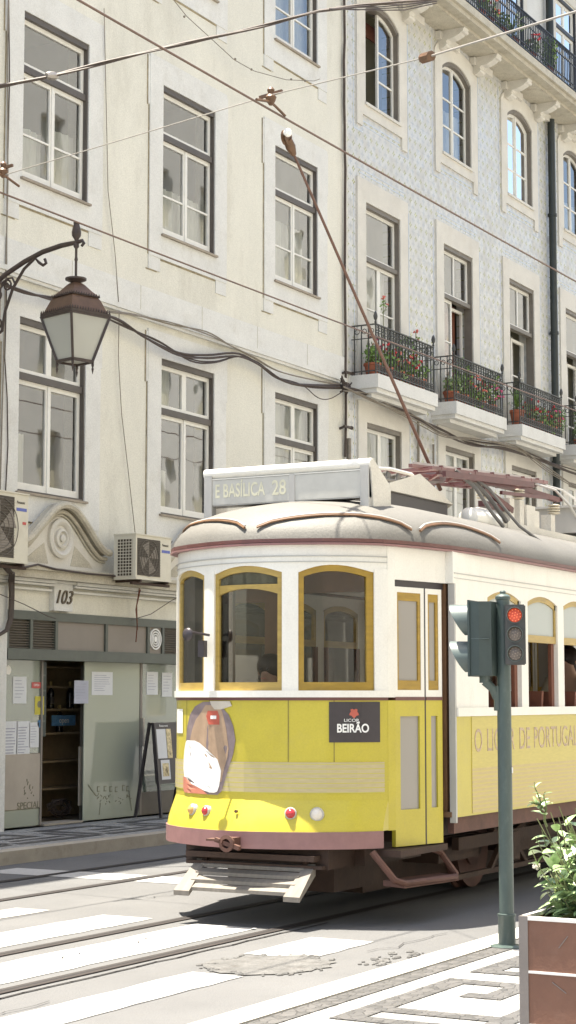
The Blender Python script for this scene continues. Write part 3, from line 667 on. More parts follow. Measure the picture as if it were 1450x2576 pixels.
    if arch:
        if not opened: archleaf(a,mid)
        archleaf(mid+.001,b)
        if not opened: f.box(mid-.022,mid+.022,yc-.012,yc,z0+.03,az(mid)-.1)
    elif kind=='door':
        leaf_casement(f,a,b,tz+.035,z1-.07,yc,bot=.05)
        if i in (1,2): f.box(mid-.02,mid+.02,yc,yc+.035,tz+.085,z1-.125)
        if i==0: leaf_casement(f,a,mid,z0,top,yc,muntins=(.3,.62)); leaf_casement(f,mid+.001,b,z0,top,yc,muntins=(.3,.62))
        elif i==1: leaf_casement(f,a,mid-.1,z0,top,yc,muntins=(.3,.62)); ringxz(f,mid+.1,b,z0,top-.05,.0,.05,.05,.3,yc+.1,yc+.14)
        else: leaf_casement(f,mid-.05,b,z0,top-.1,yc+.12,muntins=(.3,.62)); f.box(a,a+.05,yc,yc+.04,z0,top)
    else:
        leaf_casement(f,a,mid,z0,z1-.07,yc,muntins=()); leaf_casement(f,mid+.001,b,z0,z1-.07,yc,muntins=())
    f.build('casement','white',win)
    pm='paneold' if kind=='door' else 'pane'
    if opened: MB().vsheet(mid+.02,b-.02,yc+.02,z0+.05,zt).build('pane',pm,win)
    elif kind=='door' and i>0:
        MB().vsheet(a+.02,b-.02,yc+.02,tz+.06,zt).build('pane',pm,win)
        if i==1: MB().vsheet(a+.02,mid-.12,yc+.02,z0+.05,top-.03).build('pane',pm,win)
    else: MB().vsheet(a+.02,b-.02,yc+.02,z0+.05,zt).build('pane',pm,win)
    room(win,x0,x1,z0,z1,m='roomlight' if (opened or (kind=='door' and i!=1)) else 'room')
    if kind=='arch' and not opened: curtain(win,a,b,z0,z0+.75+.2*(i%3),y=YF+.22)
    if kind=='arch' and opened: MB().box(a,b,YF+.35,YF+.37,z1-.35,z1-.1).build('pelmet','redwood',win)
    if kind=='door':
        if i==0: curtain(win,a,b,z0,tz,y=YF+.25)
        if i==1: MB().box(mid-.12,b-.05,YF+.30,YF+.34,z0,top+.05).build('inner_shutter','redwood',win)
        if i>=2: curtain(win,a,b,z0+.3,tz,y=YF+.4,m='curtain')
    if kind=='low': curtain(win,a,b,z0,z1,y=YF+.2)
    return win
for i,x in enumerate(COLB):
    windowB(bB,x,11.17,12.93,'arch',i); windowB(bB,x,6.62,9.52,'door',i); windowB(bB,x,3.95,5.95,'low',i)
    w=MB(); ringxz(w,x,x+WB,.5,2.9,.06,.06,.06,.4,YF+.05,YF+.12); w=w.build('shop_window','shopgreen',bB); MB().vsheet(x+.03,x+WB-.03,YF+.09,.6,2.87).build('pane','pane',w); room(w,x,x+WB,.5,2.9)
# attic windows
for i,x in enumerate(COLB):
    a,b=x+.02,x+1.22; y=YF+.12
    w=MB(); ringxz(w,a,b,14.05,16.2,.03,.03,.06,.03,y-.02,y+.1); w.box(a+.03,b-.03,y,y+.08,15.52,15.60); w=w.build('window','ironB',bB)
    f=MB(); m_=(a+b)/2; leaf_casement(f,a+.03,m_,14.08,15.52,y+.03,muntins=(.35,.68)); leaf_casement(f,m_+.001,b-.03,14.08,15.52,y+.03,muntins=(.35,.68)); leaf_casement(f,a+.03,m_,15.60,16.14,y+.03,bot=.05); leaf_casement(f,m_+.001,b-.03,15.60,16.14,y+.03,bot=.05); f.build('casement','white',w)
    MB().vsheet(a+.05,b-.05,y+.05,14.1,16.1).build('pane','paneold',w)
    mb=MB(); mb.vsheet(a-.1,b+.1,y+.6,13.9,16.4); mb.build('room_lining','room',w)
    s=MB(); s.box(a-.2,a-.0,y-.03,y,14.0,16.25); s.box(b,b+.2,y-.03,y,14.0,16.25); s.box(a-.2,b+.2,y-.03,y,16.25,16.5); s.build('stone_surround','stoneB',w)
# top balcony slab, consoles, railing
sl=MB(); sl.box(24.6,46,12.02,YF,13.44,13.58); sl.box(24.6,46,12.08,YF,13.36,13.44); sl.box(24.6,46,12.25,YF,13.30,13.36); sl=sl.build('attic_balcony','stone_old',bB)
mb=MB()
for k in range(14):
    x=25.16+k*1.505-.02; w=.2
    pts=[]
    # S-shaped bracket profile in (y,z)
    out=[(YF,13.0),(YF-.06,12.98),(YF-.13,13.0),(YF-.17,13.05),(YF-.16,13.10),(YF-.20,13.13),(YF-.30,13.14),(YF-.42,13.19),(YF-.50,13.27),(YF-.52,13.30),(YF,13.30)]
    n_=len(out); vs=[(x,p,q) for p,q in out]+[(x+w,p,q) for p,q in out]
    mb.add(vs,[tuple(range(n_)),tuple(range(2*n_-1,n_-1,-1))]+[(i,n_+i,n_+(i+1)%n_,(i+1)%n_) for i in range(n_)])
    mb.tube([(x-.02,YF-.14,13.05),(x+w+.02,YF-.14,13.05)],.045,8); mb.tube([(x-.02,YF-.47,13.25),(x+w+.02,YF-.47,13.25)],.035,8)
mb.build('console','stoneB',sl)
mb=MB()
for x in [24.62+i*1.505 for i in range(14)]: mb.box(x+.42,x+1.28,YF-.10,YF,13.14,13.28)
mb.build('soffit_panel','stoneB',sl)
def railing(par,x0,x1,yo,z0,h,left=True,right=True,m='iron',step=.105,scroll=True,fin=True,band=False):
    mb=MB(); yw=YF
    if band:
        for i in range(230): circ(mb,(x0+.05+i*.0925,yo,z0+h-.06),.040,(1,0,0),(0,0,1))
    mb.box(x0,x1,yo-.018,yo+.018,z0+h-.02,z0+h); mb.box(x0,x1,yo-.012,yo+.012,z0+.05,z0+.068); mb.box(x0,x1,yo-.01,yo+.01,z0+.15,z0+.162); mb.box(x0,x1,yo-.01,yo+.01,z0+h-.23,z0+h-.218)
    ends=[]
    if left: ends.append(x0)
    if right: ends.append(x1)
    for x in ends:
        mb.box(x-.012,x+.012,yo+.02,yw,z0+h-.02,z0+h); mb.box(x-.01,x+.01,yo+.02,yw,z0+.05,z0+.068); mb.box(x-.01,x+.01,yo+.02,yw,z0+h-.23,z0+h-.218)
        k=3
        for i in range(k): y=yo+(yw-yo)*(i+1)/(k+.4); mb.box(x-.008,x+.008,y-.008,y+.008,z0,z0+h-.02)
        if scroll:
            for i in range(3):
                y=yo+.07+i*(yw-yo)*.3; circ(mb,(x,y,z0+h-.11),.045,(0,1,0),(0,0,1))
    n=int((x1-x0)/step)
    for i in range(n+1):
        x=x0+(x1-x0)*i/n; mb.box(x-.008,x+.008,yo-.008,yo+.008,z0,z0+h-.02)
        if scroll and i<n:
            xm=x+(x1-x0)/n/2; circ(mb,(xm,yo,z0+h-.075),.04,(1,0,0),(0,0,1)); circ(mb,(xm,yo,z0+h-.165),.04,(1,0,0),(0,0,1)); circ(mb,(xm,yo,z0+.108),.032,(1,0,0),(0,0,1))
    rl=mb.build('railing',m,par)
    if fin:
        f=MB()
        for x in (x0,x1): f.lathe([(.012,0),(.022,.02),(.012,.05),(.03,.08),(.036,.12),(.022,.17),(.003,.2)],(x,yo,z0+h-.002),8)
        f.build('finial',m,rl)
    return rl
def circ(mb,c,r,a,b,w=.011,n=8):
    a=Vector(a); b=Vector(b); c=Vector(c); nn=a.cross(b).normalized()*w/2; vs=[]
    for i in range(n):
        t=2*PI*i/n
        for rr in (r,r-w):
            p=c+(a*math.cos(t)+b*math.sin(t))*rr; vs+=[p-nn,p+nn]
    fs=[]
    for i in range(n):
        p=4*i; q=4*((i+1)%n); fs+=[(p,q,q+1,p+1),(p+2,p+3,q+3,q+2),(p,p+2,q+2,q),(p+1,q+1,q+3,p+3)]
    mb.add(vs,fs)
railing(sl,24.65,46,12.06,13.58,.78,m='ironB',step=.085,scroll=False,fin=False,band=True)
YO=12.33
BAL=[(24.80,26.95),(27.78,29.92),(30.74,32.90),(33.76,35.9)]
for x0,x1 in BAL:
    b=MB(); b.box(x0-.04,x1+.04,YO-.06,YF,6.40,6.615); b.box(x0-.01,x1+.01,YO-.02,YF,6.33,6.40); b.box(x0+.05,x1-.05,YO+.1,YF,6.27,6.33); b=b.build('balcony','stone',bB)
    railing(b,x0,x1,YO,6.615,.80)
# downpipe + wall service pipes
def pipe(mb,x,y,z0,z1,r): mb.tube([(x,y,z0),(x,y,z1)],r,10)
mb=MB(); pipe(mb,33.42,YF-.10,.2,13.2,.075); 
for z in (1,3.5,6.2,8.8,11.2): mb.lathe([(.09,0),(.09,.06)],(33.42,YF-.10,z),10)
mb.build('downpipe','pipe',bB,smooth=True)
mb=MB(); pipe(mb,33.7,YF+.0,13.6,16.9,.08); mb.build('downpipe','pipe',bB,smooth=True)
mb=MB(); pts=[(24.50+.012*math.sin(z*2.1)+R.uniform(-.012,.012),YF-.045,z) for z in [5.3+i*.35 for i in range(25)]]; mb.tube(pts,.022,6); mb.build('service_cable','cable',bB)
mb=MB(); pipe(mb,24.58,YF-.06,3,5.6,.035); pipe(mb,27.15,YF-.04,3.5,6.25,.022); pipe(mb,27.75,YF-.04,3.5,5.9,.018)
mb.build('conduit','cablegrey',bB,smooth=True)
# opposite side of the square, unseen; added and sized for reflections and bounced light
bO=thing('apartment_building','plain ochre building behind the viewer, unseen, added for reflections and bounced light','building',(20,-9,0))
holes=[(x,x+1.2,z,z+2.1) for x in [ -12+i*3.2 for i in range(30)] for z in (1.0,4.6,8.0,11.4,15.0,18.4)]
mb=MB()
tmp=MB(); wall_sheet(tmp,-15,110,-.05,24,holes,y=0,depth=-.25)
mb.v=[(x,-9+y,z) for x,y,z in tmp.v]; mb.f=tmp.f; mb.add([(-15,-17,-.05),(110,-17,-.05),(110,-17,24),(-15,-17,24),(-15,-9,-.05),(110,-9,-.05),(110,-9,24),(-15,-9,24)],[(0,1,2,3),(0,4,7,3),(1,5,6,2),(3,2,6,7)])
mb.build('wall','opp',bO)
mb=MB(); [mb.vsheet(h[0],h[1],-9.24,h[2],h[3]) for h in holes]; mb.build('window_glazing','roomlight',bO)
# ------------------------------------------------------------------ air conditioners on the shop cornice
def aircon(x0,x1,z0,z1,yf,yb,label,side='left'):
    t=thing('air_conditioner',label,'air conditioner',((x0+x1)/2,(yf+yb)/2,z0),'outdoor air conditioner units above the shop')
    MB().box(x0,x1,yf,yb,z0,z1).build('casing','acwhite',t)
    mb=MB(); mb.box(x0-.01,x1+.01,yf-.012,yb,z1,z1+.015); mb.box(x0+.0,x1,yf-.01,yf-.0005,z0,z0+.03); mb.build('casing_trim','acwhite',t)
    g=MB(); w=x1-x0; gx0,gx1=x0+.03,x0+w*.68; c=Vector(((gx0+gx1)/2,yf-.002,(z0+z1)/2)); rr=(z1-z0)*.42
    g.box(gx0,gx1,yf-.003,yf-.0005,z0+.05,z1-.04); g=g.build('fan_opening','acdark',t)
    mb=MB()
    n=22
    for i in range(n): z=z0+.055+(z1-z0-.1)*i/n; mb.box(gx0,gx1,yf-.012,yf-.008,z,z+.0035)
    for k in range(4): circ(mb,c+Vector((0,-.007,0)),rr*(k+1)/4,(1,0,0),(0,0,1),w=.006,n=28)
    mb.build('fan_grille','louvre',g)
    mb=MB()
    for k in range(4):
        t0=k*PI/2; 
        mb.add([c+Vector((0,-.0045,0)),c+Vector((rr*.9*math.cos(t0),-.004,rr*.9*math.sin(t0))),c+Vector((rr*.9*math.cos(t0+.8),-.006,rr*.9*math.sin(t0+.8)))],[(0,1,2)])
    mb.build('fan','shopgrey',g)
    s=MB(); s.box(x0-.003,x0-.0005,yf+.05,yb-.06,z0+.04,z1-.05); s=s.build('coil_opening','acdark',t)
    mb=MB(); d=yb-yf-.11
    for i in range(13): z=z0+.04+(z1-z0-.09)*i/12; mb.box(x0-.010,x0-.004,yf+.05,yb-.06,z-.004,z+.004)
    for i in range(6): y=yf+.05+d*i/5; mb.box(x0-.0125,x0-.0105,y-.004,y+.004,z0+.04,z1-.05)
    mb.build('coil_guard','acwhite',s)
    text('Panasonic',.045,'textdark',(x0+w*.83,yf-.003,z1-.09),(1,0,0),t,ext=.001,sx=.8)
    mb=MB(); mb.box(x0+w*.73,x1-.03,yf-.003,yf-.0005,z1-.185,z1-.15); mb.build('brand_stripe','blueprint',t)
    mb=MB(); mb.box(x0+.08,x0+.11,yf-.02,YF,z0-.03,z0-.001); mb.box(x1-.11,x1-.08,yf-.02,YF,z0-.03,z0-.001); mb.box(x0-.02,x1+.02,yf+.03,yf+.07,z0-.06,z0-.03); mb.build('bracket','under',t)
    return t
ac=aircon(18.02,18.80,3.03,3.57,12.20,12.52,'cream air conditioner unit with its side grille in view, right of the scrolled pediment')
MB().box(18.80,18.86,12.35,12.45,3.06,3.25).build('valve_cover','acwhite',ac)
a1=aircon(15.12,15.90,3.07,3.83,12.20,12.52,'larger air conditioner unit at the left edge, left of the scrolled pediment')
MB().box(15.80,15.86,12.196,12.1995,3.50,3.53).build('badge','redst',a1)
mb=MB()
for k in range(3):
    o=.03*k; mb.tube([(15.62+o,12.35,3.07),(15.75+o,12.35,2.98),(15.98+o,12.5,2.99),(16.13+o,12.62,2.90),(16.17+o*.8,12.64,2.75),(16.16+o*.8,12.64,2.5),(16.10+o*.5,12.64,2.36),(15.95,12.66,2.28),(15.7,12.68,2.2)],.018,8)
tag(mb.build('insulated_pipes','cable',smooth=True),'brown insulated pipes looping down from the left air conditioner','pipes')
mb=MB(); mb.tube([(18.72,12.6,2.95),(18.73,12.66,2.75),(18.76,12.67,2.5),(18.78,12.70,2.3)],.008,6); mb.tube([(18.70,12.6,2.97),(18.71,12.66,2.7),(18.77,12.67,2.45)],.006,6)
tag(mb.build('drain_hose','redwood',smooth=True),'thin brown drain hose hanging under the right air conditioner','hose')
# ------------------------------------------------------------------ street lantern on its wall bracket
LX,LY=15.50,11.30
lamp=thing('street_lamp','brown iron street lantern hanging from a scrolled wall bracket at upper left','street lamp',(LX,YF,5))
mb=MB(); e=.02
zc=6.08
def sq(mb,levels,c=(LX,LY),rot=PI/4):
    # square frusta; half width w at height z
    vs=[]
    for w,z in levels:
        for k in range(4):
            t=rot+k*PI/2+PI/4; vs.append((c[0]+w*math.sqrt(2)*math.cos(t),c[1]+w*math.sqrt(2)*math.sin(t),z))
    n=len(levels); fs=[(4*i+k,4*i+(k+1)%4,4*i+4+(k+1)%4,4*i+4+k) for i in range(n-1) for k in range(4)]+[(3,2,1,0),tuple(4*(n-1)+k for k in range(4))]
    mb.add(vs,fs)
# the lantern stands with its edge towards the viewer: sides at 45 deg to the wall, turned by LR
LR=math.radians(29.3)+PI/4+math.radians(0)
sq(mb,[(.243,5.70),(.235,5.735),(.19,5.85),(.165,5.885)],rot=LR); sq(mb,[(.172,5.885),(.172,5.90),(.12,5.955),(.07,6.02),(.05,6.04)],rot=LR); mb.build('lantern_roof','lampcopper',lamp)
mb=MB(); mb.lathe([(.045,6.03),(.06,6.05),(.115,6.075),(.115,6.095),(.05,6.10),(.02,6.12)],(LX,LY,0),18); mb.build('cap','lampiron',lamp,smooth=True)
mb=MB(); sq(mb,[(.268,5.672),(.268,5.70)],rot=LR); sq(mb,[(.185,5.878),(.185,5.884)],rot=LR)
def corner(w,z,k): t=LR+k*PI/2+PI/4; return Vector((LX+w*math.sqrt(2)*math.cos(t),LY+w*math.sqrt(2)*math.sin(t),z))
for w,z,n,h in ((.268,5.70,15,.035),(.187,5.884,11,.03)):
    for k in range(4):
        A,B_=corner(w,z,k),corner(w,z,k+1)
        for i in range(n):
            p=A+(B_-A)*(i+.5)/n; mb.lathe([(.011,0),(.002,h)],p,5)
for k in range(4):
    mb.bar(corner(.262,5.672,k),corner(.135,5.19,k),.026,.026); mb.bar(corner(.137,5.185,k),corner(.137,5.185,k+1),.03,.03)
    mb.bar(corner(.255,5.66,k),corner(.255,5.66,k+1),.02,.02)
    p=corner(.135,5.17,k); mb.lathe([(.012,0),(.016,-.02),(.008,-.05),(.014,-.065),(.002,-.12)],p,8)
mb.build('lantern_frame','lampiron',lamp)
mb=MB()
for k in range(4):
    A,B_,c1,c0=corner(.250,5.655,k),corner(.250,5.655,k+1),corner(.128,5.195,k+1),corner(.128,5.195,k); mb.add([A,B_,c1,c0],[(0,1,2,3)])
mb.add([corner(.128,5.19,k) for k in range(4)],[(0,1,2,3)])
mb.build('lantern_glass','lampglass',lamp)
mb=MB(); mb.lathe([(.014,6.10),(.014,6.28),(.02,6.30),(.014,6.33),(.014,6.42),(.03,6.44),(.03,6.47),(.018,6.49),(.018,6.51),(.026,6.525),(.048,6.56),(.052,6.60),(.042,6.65),(.030,6.69),(.038,6.705),(.01,6.69)],(LX,LY,0),14)
mb.build('hanging_rod','lampiron',lamp,smooth=True)
mb=MB()
arm=[(LX,LY-.07,6.44),(LX,LY-.10,6.47),(LX,LY-.08,6.50),(LX,LY,6.49),(LX,LY+.2,6.48),(LX,LY+.45,6.44),(LX,LY+.7,6.36),(LX,LY+.95,6.25),(LX,LY+1.2,6.10),(LX,YF,5.95)]
mb.tube(arm,[.016,.018,.02,.024]+[.028]*6,10)
br=[(LX,LY+.42,6.36),(LX,LY+.40,6.31),(LX,LY+.44,6.29),(LX,LY+.50,6.33),(LX,LY+.55,6.385),(LX,LY+.7,6.28),(LX,LY+.85,6.08),(LX,LY+.95,5.84),(LX,LY+.99,5.62),(LX,LY+1.1,5.56),(LX,LY+1.2,5.60)]
mb.tube(br,.017,8)
def scroll(c,r,s=1,turns=1.4,a0=0):
    pts=[]
    for i in range(20):
        t=a0+s*i/19*turns*2*PI; q=r*(1-.75*i/19); pts.append((LX,c[0]+q*math.cos(t),c[1]+q*math.sin(t)))
    mb.tube(pts,.012,6)
for c,r in (((LY+.93,6.12),.075),((LY+1.06,6.02),.07),((LY+1.05,5.70),.07),((LY+1.13,5.86),.06),((LY+1.25,5.8),.09)): scroll(c,r)
mb.tube([(LX,LY+.82,6.13),(LX,LY+.86,6.20),(LX,LY+.92,6.20),(LX,LY+1.02,6.1),(LX,LY+1.05,5.9),(LX,LY+1.1,5.7)],.012,6)
mb.tube([(LX,YF-.03,5.4),(LX,YF-.03,6.2)],.03,8)
mb.build('wall_bracket','lampiron',lamp,smooth=True)
# ------------------------------------------------------------------ overhead wires
def cable(name,label,pts,r,m,cat='cable',group=None,n=6,par=None):
    mb=MB(); mb.tube(pts,r,n); o=mb.build(name,m,par,smooth=True)
    if label: tag(o,label,cat,group)
    return o
G2='tram contact wires over the street'
w1=cable('contact_wire','copper contact wire above the tram that the trolley pole reaches up to',[(x,6.66,6.07+.0006*(x-11.6)**2) for x in range(-20,70,2)],.0085,'copper','wire',G2)
w2=cable('contact_wire','copper contact wire over the far track, crossing just above the lantern',[(x,9.5,5.90+.0004*(x-12)**2) for x in range(-20,70,2)],.0085,'copper','wire',G2)
A=Vector((11.62,6.66,6.09)); B=at(8,452,Y=9.5)
sw=thing('span_wire','pale span wire slanting across the street with brass wire hangers and a brown insulator','wire',(A.x,A.y,A.z))
up=Vector((0,0,.10))
E2=at(1075,143,Y=4.3); F2=at(1450,28,Y=3.05)
wl=B+(B-A)*1.15; wl=Vector((wl.x,YF,wl.z+.1))
mb=MB(); mb.tube([wl,B+up*.4,A+up],.0045,6); mb.tube([A+up,E2],.0045,6); mb.tube([E2,F2,F2+(F2-E2)*2.0],.0065,6); mb.build('wire','wirelight',sw)
mb=MB()
for p in (A,B):
    p=p.copy(); 
    mb.tube([p+Vector((-.22,0,.0)),p+Vector((-.08,0,.03)),p+Vector((0,0,.045)),p+Vector((.08,0,.03)),p+Vector((.22,0,0))],.011,6)
    mb.lathe([(.015,.02),(.035,.05),(.045,.08),(.03,.10),(.022,.11),(.03,.14),(.015,.16)],p,10); mb.bar(p+Vector((.0,-.10,.115)),p+Vector((0,.10,.095)),.022,.022)
mb.build('wire_hanger','brass',sw,smooth=True)
d=(F2-E2).normalized(); mb=MB(); mb.tube([E2-d*.06,E2-d*.05,E2+d*.05,E2+d*.06],[.015,.032,.032,.015],8); mb.build('insulator','brass',sw,smooth=True)
cable('wire','thin grey wire hanging straight down the left edge beside the first windows',[(16.05,YF-.05,10.9),(16.03,YF-.05,9),(16.08,YF-.05,7.5),(16.05,YF-.05,5.2),(16.03,YF-.05,3.9)],.009,'cablegrey','wire')
# twisted bundle high over the street
def bundle(name,label,px,Ys,r,k,m,cat,spread=.03,strands=True):
    base=[at(u,v,Y=y) for (u,v),y in zip(px,Ys)]
    # resample
    pts=[]
    for a,b in zip(base[:-1],base[1:]):
        n=max(3,int((b-a).length/.12))
        for i in range(n): pts.append(a+(b-a)*i/n)
    pts.append(base[-1]); mb=MB()
    for j in range(k):
        ph=R.uniform(0,6); am=spread*R.uniform(.5,1.2); fr=R.uniform(.25,.42)
        mb.tube([p+Vector((0,am*math.cos(ph+i*fr),am*math.sin(ph+i*fr))) for i,p in enumerate(pts)],r*R.uniform(.7,1.25),5)
    o=mb.build(name,m,smooth=True); tag(o,label,cat); return o
bundle('cable_bundle','thick twisted bundle of dark cables strung high across the upper left',[(-60,232),(0,216),(110,193),(220,168),(370,133),(520,95),(680,60),(800,30),(900,14),(1000,2),(1130,-8)],[11.5,11.3,11.0,10.7,10.3,9.9,9.5,9.2,8.9,8.6,8.2],.011,5,'cable','cable',.022)
mb=MB()
for j in range(4): mb.tube([at(u,v+R.uniform(-3,3),Y=8.8) for u,v in ((830,22),(900,16+j*3),(960,10+j*6),(1020,8+j*5),(1100,-4+j*4))],.007,5)
tag(mb.build('loose_cables','cable',smooth=True),'loose cable ends fraying from the twisted bundle at top centre','cable')
cp=at(130,190,Y=10.95); mb=MB(); mb.lathe([(.03,-.07),(.045,-.03),(.045,.03),(.03,.07)],cp,8,ax=(1,-.3,.2)); tag(mb.build('cable_clamp','steel'),'small grey clamp on the twisted cable bundle in front of the first upper window','clamp')
# facade cables under the floor band
def drape(px,label,r,m='cable',k=1,jit=0,Y=12.62,name='cable',group='cables draped along the facade under the floor band'):
    mb=MB()
    for j in range(k):
        pts=[]; raw=[at(u,v+R.uniform(-jit,jit),Y=Y-.01*j) for u,v in px]
        for i in range(len(raw)-1):
            p0=raw[max(0,i-1)];p1=raw[i];p2=raw[i+1];p3=raw[min(len(raw)-1,i+2)]
            for q in range(5):
                t=q/5; pts.append(.5*((2*p1)+(p2-p0)*t+(2*p0-5*p1+4*p2-p3)*t*t+(3*p1-p0-3*p2+p3)*t**3))
        pts.append(raw[-1]); mb.tube(pts,r*R.uniform(.8,1.2),5)
    o=mb.build(name,m,smooth=True); tag(o,label,'cable',group); return o
A0=[(-20,700),(60,735),(150,757),(230,785)]; A1=[(860,972)]
drape(A0+[(300,802),(370,850),(450,890),(520,897),(600,893),(660,925),(720,958),(790,970),(870,972)],'dark cables sagging in a deep swag over the middle first floor window',.014,k=3,jit=5)
drape([(250,790),(320,822),(400,862),(480,905),(540,912),(600,896),(650,915),(700,950),(780,975),(868,978)],'lowest looping cable of the swag, just touching the window head below it',.010,k=2,jit=4)
drape([(270,785),(340,790),(430,815),(520,838),(580,868),(640,900),(700,930),(780,955),(865,968)],'upper grey cable running close under the floor band',.010,'cablegrey',k=2,jit=4)
drape([(700,950),(760,968),(800,1000),(830,1003),(862,985)],'slack cable loop left of the building corner',.007)
drape([(865,972),(900,985),(960,1008),(1030,1040),(1110,1085),(1190,1115),(1270,1125),(1340,1150),(1450,1190),(1500,1205)],'dark cable bundle running under the balconies of the tiled building',.016,k=4,jit=7,Y=12.55)
drape([(865,975),(930,1000),(1000,1030),(1060,1062),(1120,1100),(1200,1108),(1300,1130),(1380,1180),(1460,1235)],'grey cables hanging lowest below the balconies',.012,'cablegrey',k=3,jit=9,Y=12.5)
mb=MB(); c=at(868,973,Y=12.6)
for i in range(14): 
    a=Vector((R.uniform(-.12,.14),R.uniform(-.05,.03),R.uniform(-.12,.1))); mb.tube([c+a,c+a+Vector((R.uniform(-.1,.1),0,R.uniform(-.12,.12))),c+Vector((R.uniform(-.15,.2),0,R.uniform(-.1,.1)))],.012,5)
tag(mb.build('cable_knot','cable',smooth=True),'tangled knot of cables at the corner between the two buildings','cable')
mb=MB(); 
for u,v in ((812,598),(824,585),(866,1080)): pass
for (u,v,l_) in ((866,1072,'lower black iron hook in the wall at the corner between the buildings'),(868,935,'upper black iron hook in the wall just above the cable knot')):
    p=at(u,v,Y=12.66); mb=MB(); mb.bar(p,p+Vector((.20,-.02,0)),.035,.035); mb.lathe([(.03,0),(.03,.03)],p+Vector((.20,-.02,0)),8,ax=(1,0,0)); mb.bar(p+Vector((.02,0,0)),p+Vector((.02,.09,-.03)),.03); tag(mb.build('wall_hook','lampiron'),l_,'hook','iron hooks holding the facade cables')
# thin string with beads, phone wires down the wall
px=[(430,-10),(470,40),(590,150),(640,178),(720,200),(790,203),(805,198)]
mb=MB(); P=[at(u,v,Y=12.6) for u,v in px]; mb.tube(P,.006,5)
for u,v in ((464,41),(592,148),(633,174),(733,217-18),(768,203)): mb.sphere(at(u,v,Y=12.6),.018,6,4)
tag(mb.build('wire','cablegrey',smooth=True),'thin sagging wire with small beads high on the cream wall','wire')
cable('wire','thin wire wandering down the plaster from the floor band to the right air conditioner',[at(u,v,Y=12.71) for u,v in ((262,20),(266,200),(272,480),(290,640),(300,780),(298,900),(306,1040),(320,1160),(330,1250),(340,1340))],.006,'cablegrey','wire')
cable('wire','dark wire down the left edge of the wall past the lantern bracket',[at(u,v,Y=12.71) for u,v in ((22,0),(24,200),(18,470),(16,760),(12,900),(18,1000),(20,1120),(14,1240))],.008,'cable','wire')
cable('wire','thin wire slanting from the left air conditioner towards the house number',[at(u,v,Y=12.62) for u,v in ((0,1495),(60,1520),(120,1550),(140,1556))],.005,'cable','wire')
cable('wire','thin wire slanting up to the right air conditioner',[at(u,v,Y=12.6) for u,v in ((330,1560),(380,1545),(430,1512),(490,1480))],.005,'cable','wire')
cable('cable','dark cable lying along the top of the shop cornice',[at(u,v,Y=12.5) for u,v in ((-20,1425),(60,1428),(95,1420),(140,1432),(220,1443),(300,1450),(420,1462))],.013,'cable','cable')
# ------------------------------------------------------------------ notices, stickers, board, bottles
def decal(par,name,m,u0,v0,u1,v1,Y,th=.002):
    a=at(u0,v0,Y=Y); b=at(u1,v1,Y=Y); mb=MB(); mb.box(a.x,b.x,Y-th,Y,b.z,a.z); return mb.build(name,m,par)
def notice(u0,v0,u1,v1,label,m='paper',Y=None,lines=6,g='paper notices taped to the shop glass'):
    Y=YG-.002 if Y is None else Y
    a=at(u0,v0,Y=Y); b=at(u1,v1,Y=Y)
    mb=MB(); n=4; vs=[]
    o=decal(None,'paper_notice',m,u0,v0,u1,v1,Y); tag(o,label,'notice',g)
    mb=MB(); w=b.x-a.x; h=a.z-b.z
    for i in range(lines):
        z=a.z-h*(.14+.74*i/lines); mb.box(a.x+w*.12,a.x+w*R.uniform(.55,.88),Y-.0032,Y-.0022,z-h*.022,z)
    mb.build('printed_lines','scrib',o); return o
YL=YG-.002; YS=YG-.032
notice(33,1702,66,1770,'white notice on the left shop glass, below the round sticker')
notice(10,1815,42,1938,'tall white menu sheet at the left edge of the shop glass',lines=12)
notice(42,1815,74,1918,'middle white sheet of the row on the left shop glass',lines=11)
notice(74,1818,97,1880,'right-hand white sheet of the row on the left shop glass',lines=7)
notice(187,1712,222,1770,'bluish notice hanging on the edge of the sliding door',m='paper2',Y=YS)
notice(231,1690,283,1749,'largest white notice at the top of the sliding glass door',Y=YS,lines=8)
notice(369,1690,397,1748,'white notice on the narrow glass right of the sliding door')
notice(408,1692,433,1753,'white notice nearest the tram on the right shop glass')
def sticker(u,v,r,m,label,sq_=None,Y=None):
    p=at(u,v,Y=Y or YL); 
    if sq_: o=decal(None,'sticker',m,u-sq_[0]/2,v-sq_[1]/2,u+sq_[0]/2,v+sq_[1]/2,Y or YL)
    else: o=MB().lathe([(r,0),(r,.002)],p,18,ax=(0,-1,0)).build('sticker',m)
    return tag(o,label,'sticker','stickers on the shop glass')
sticker(21,1686,.052,'decalwhite','round white sticker at the top left of the shop glass')
s=sticker(92,1724,0,'redst','small red sticker with pale letters on the left shop glass',(24,15)); text('OPEN',.04,'decalwhite',at(92,1724,Y=YL-.003),(1,0,0),s,ext=.0005)
s=sticker(99,1775,0,'yellowst','tall yellow sticker on the left shop glass',(22,46)); MB().lathe([(.04,0),(.04,.001)],at(99,1772,Y=YL-.002),14,ax=(0,-1,0)).build('printed_disc','graf',s)
sticker(100,1821,.045,'bluest','round blue sticker beside the paper sheets')
a=at(130,1800,Y=YF+.6); b=at(188,1825,Y=YF+.6); o=MB(); o.box(a.x,b.x,YF+.59,YF+.6,b.z,a.z); o=o.build('poster','bluest'); tag(o,'small blue and white poster seen through the open shop door','poster'); text('open',.10,'decalwhite',((a.x+b.x)/2,YF+.587,(a.z+b.z)/2),(1,0,0),o,ext=.0005)
fa_,fb_=at(80,1700,Y=YF+.24).x,at(117,1700,Y=YF+.24).x
fg=MB().box(fa_,fb_,YF+.24,YF+.28,1.15,2.03).build('display_fridge','tldark',sf)
mb=MB()
for z in (1.32,1.5,1.68,1.86): mb.box(fa_+.02,fb_-.02,YF+.232,YF+.239,z,z+.02)
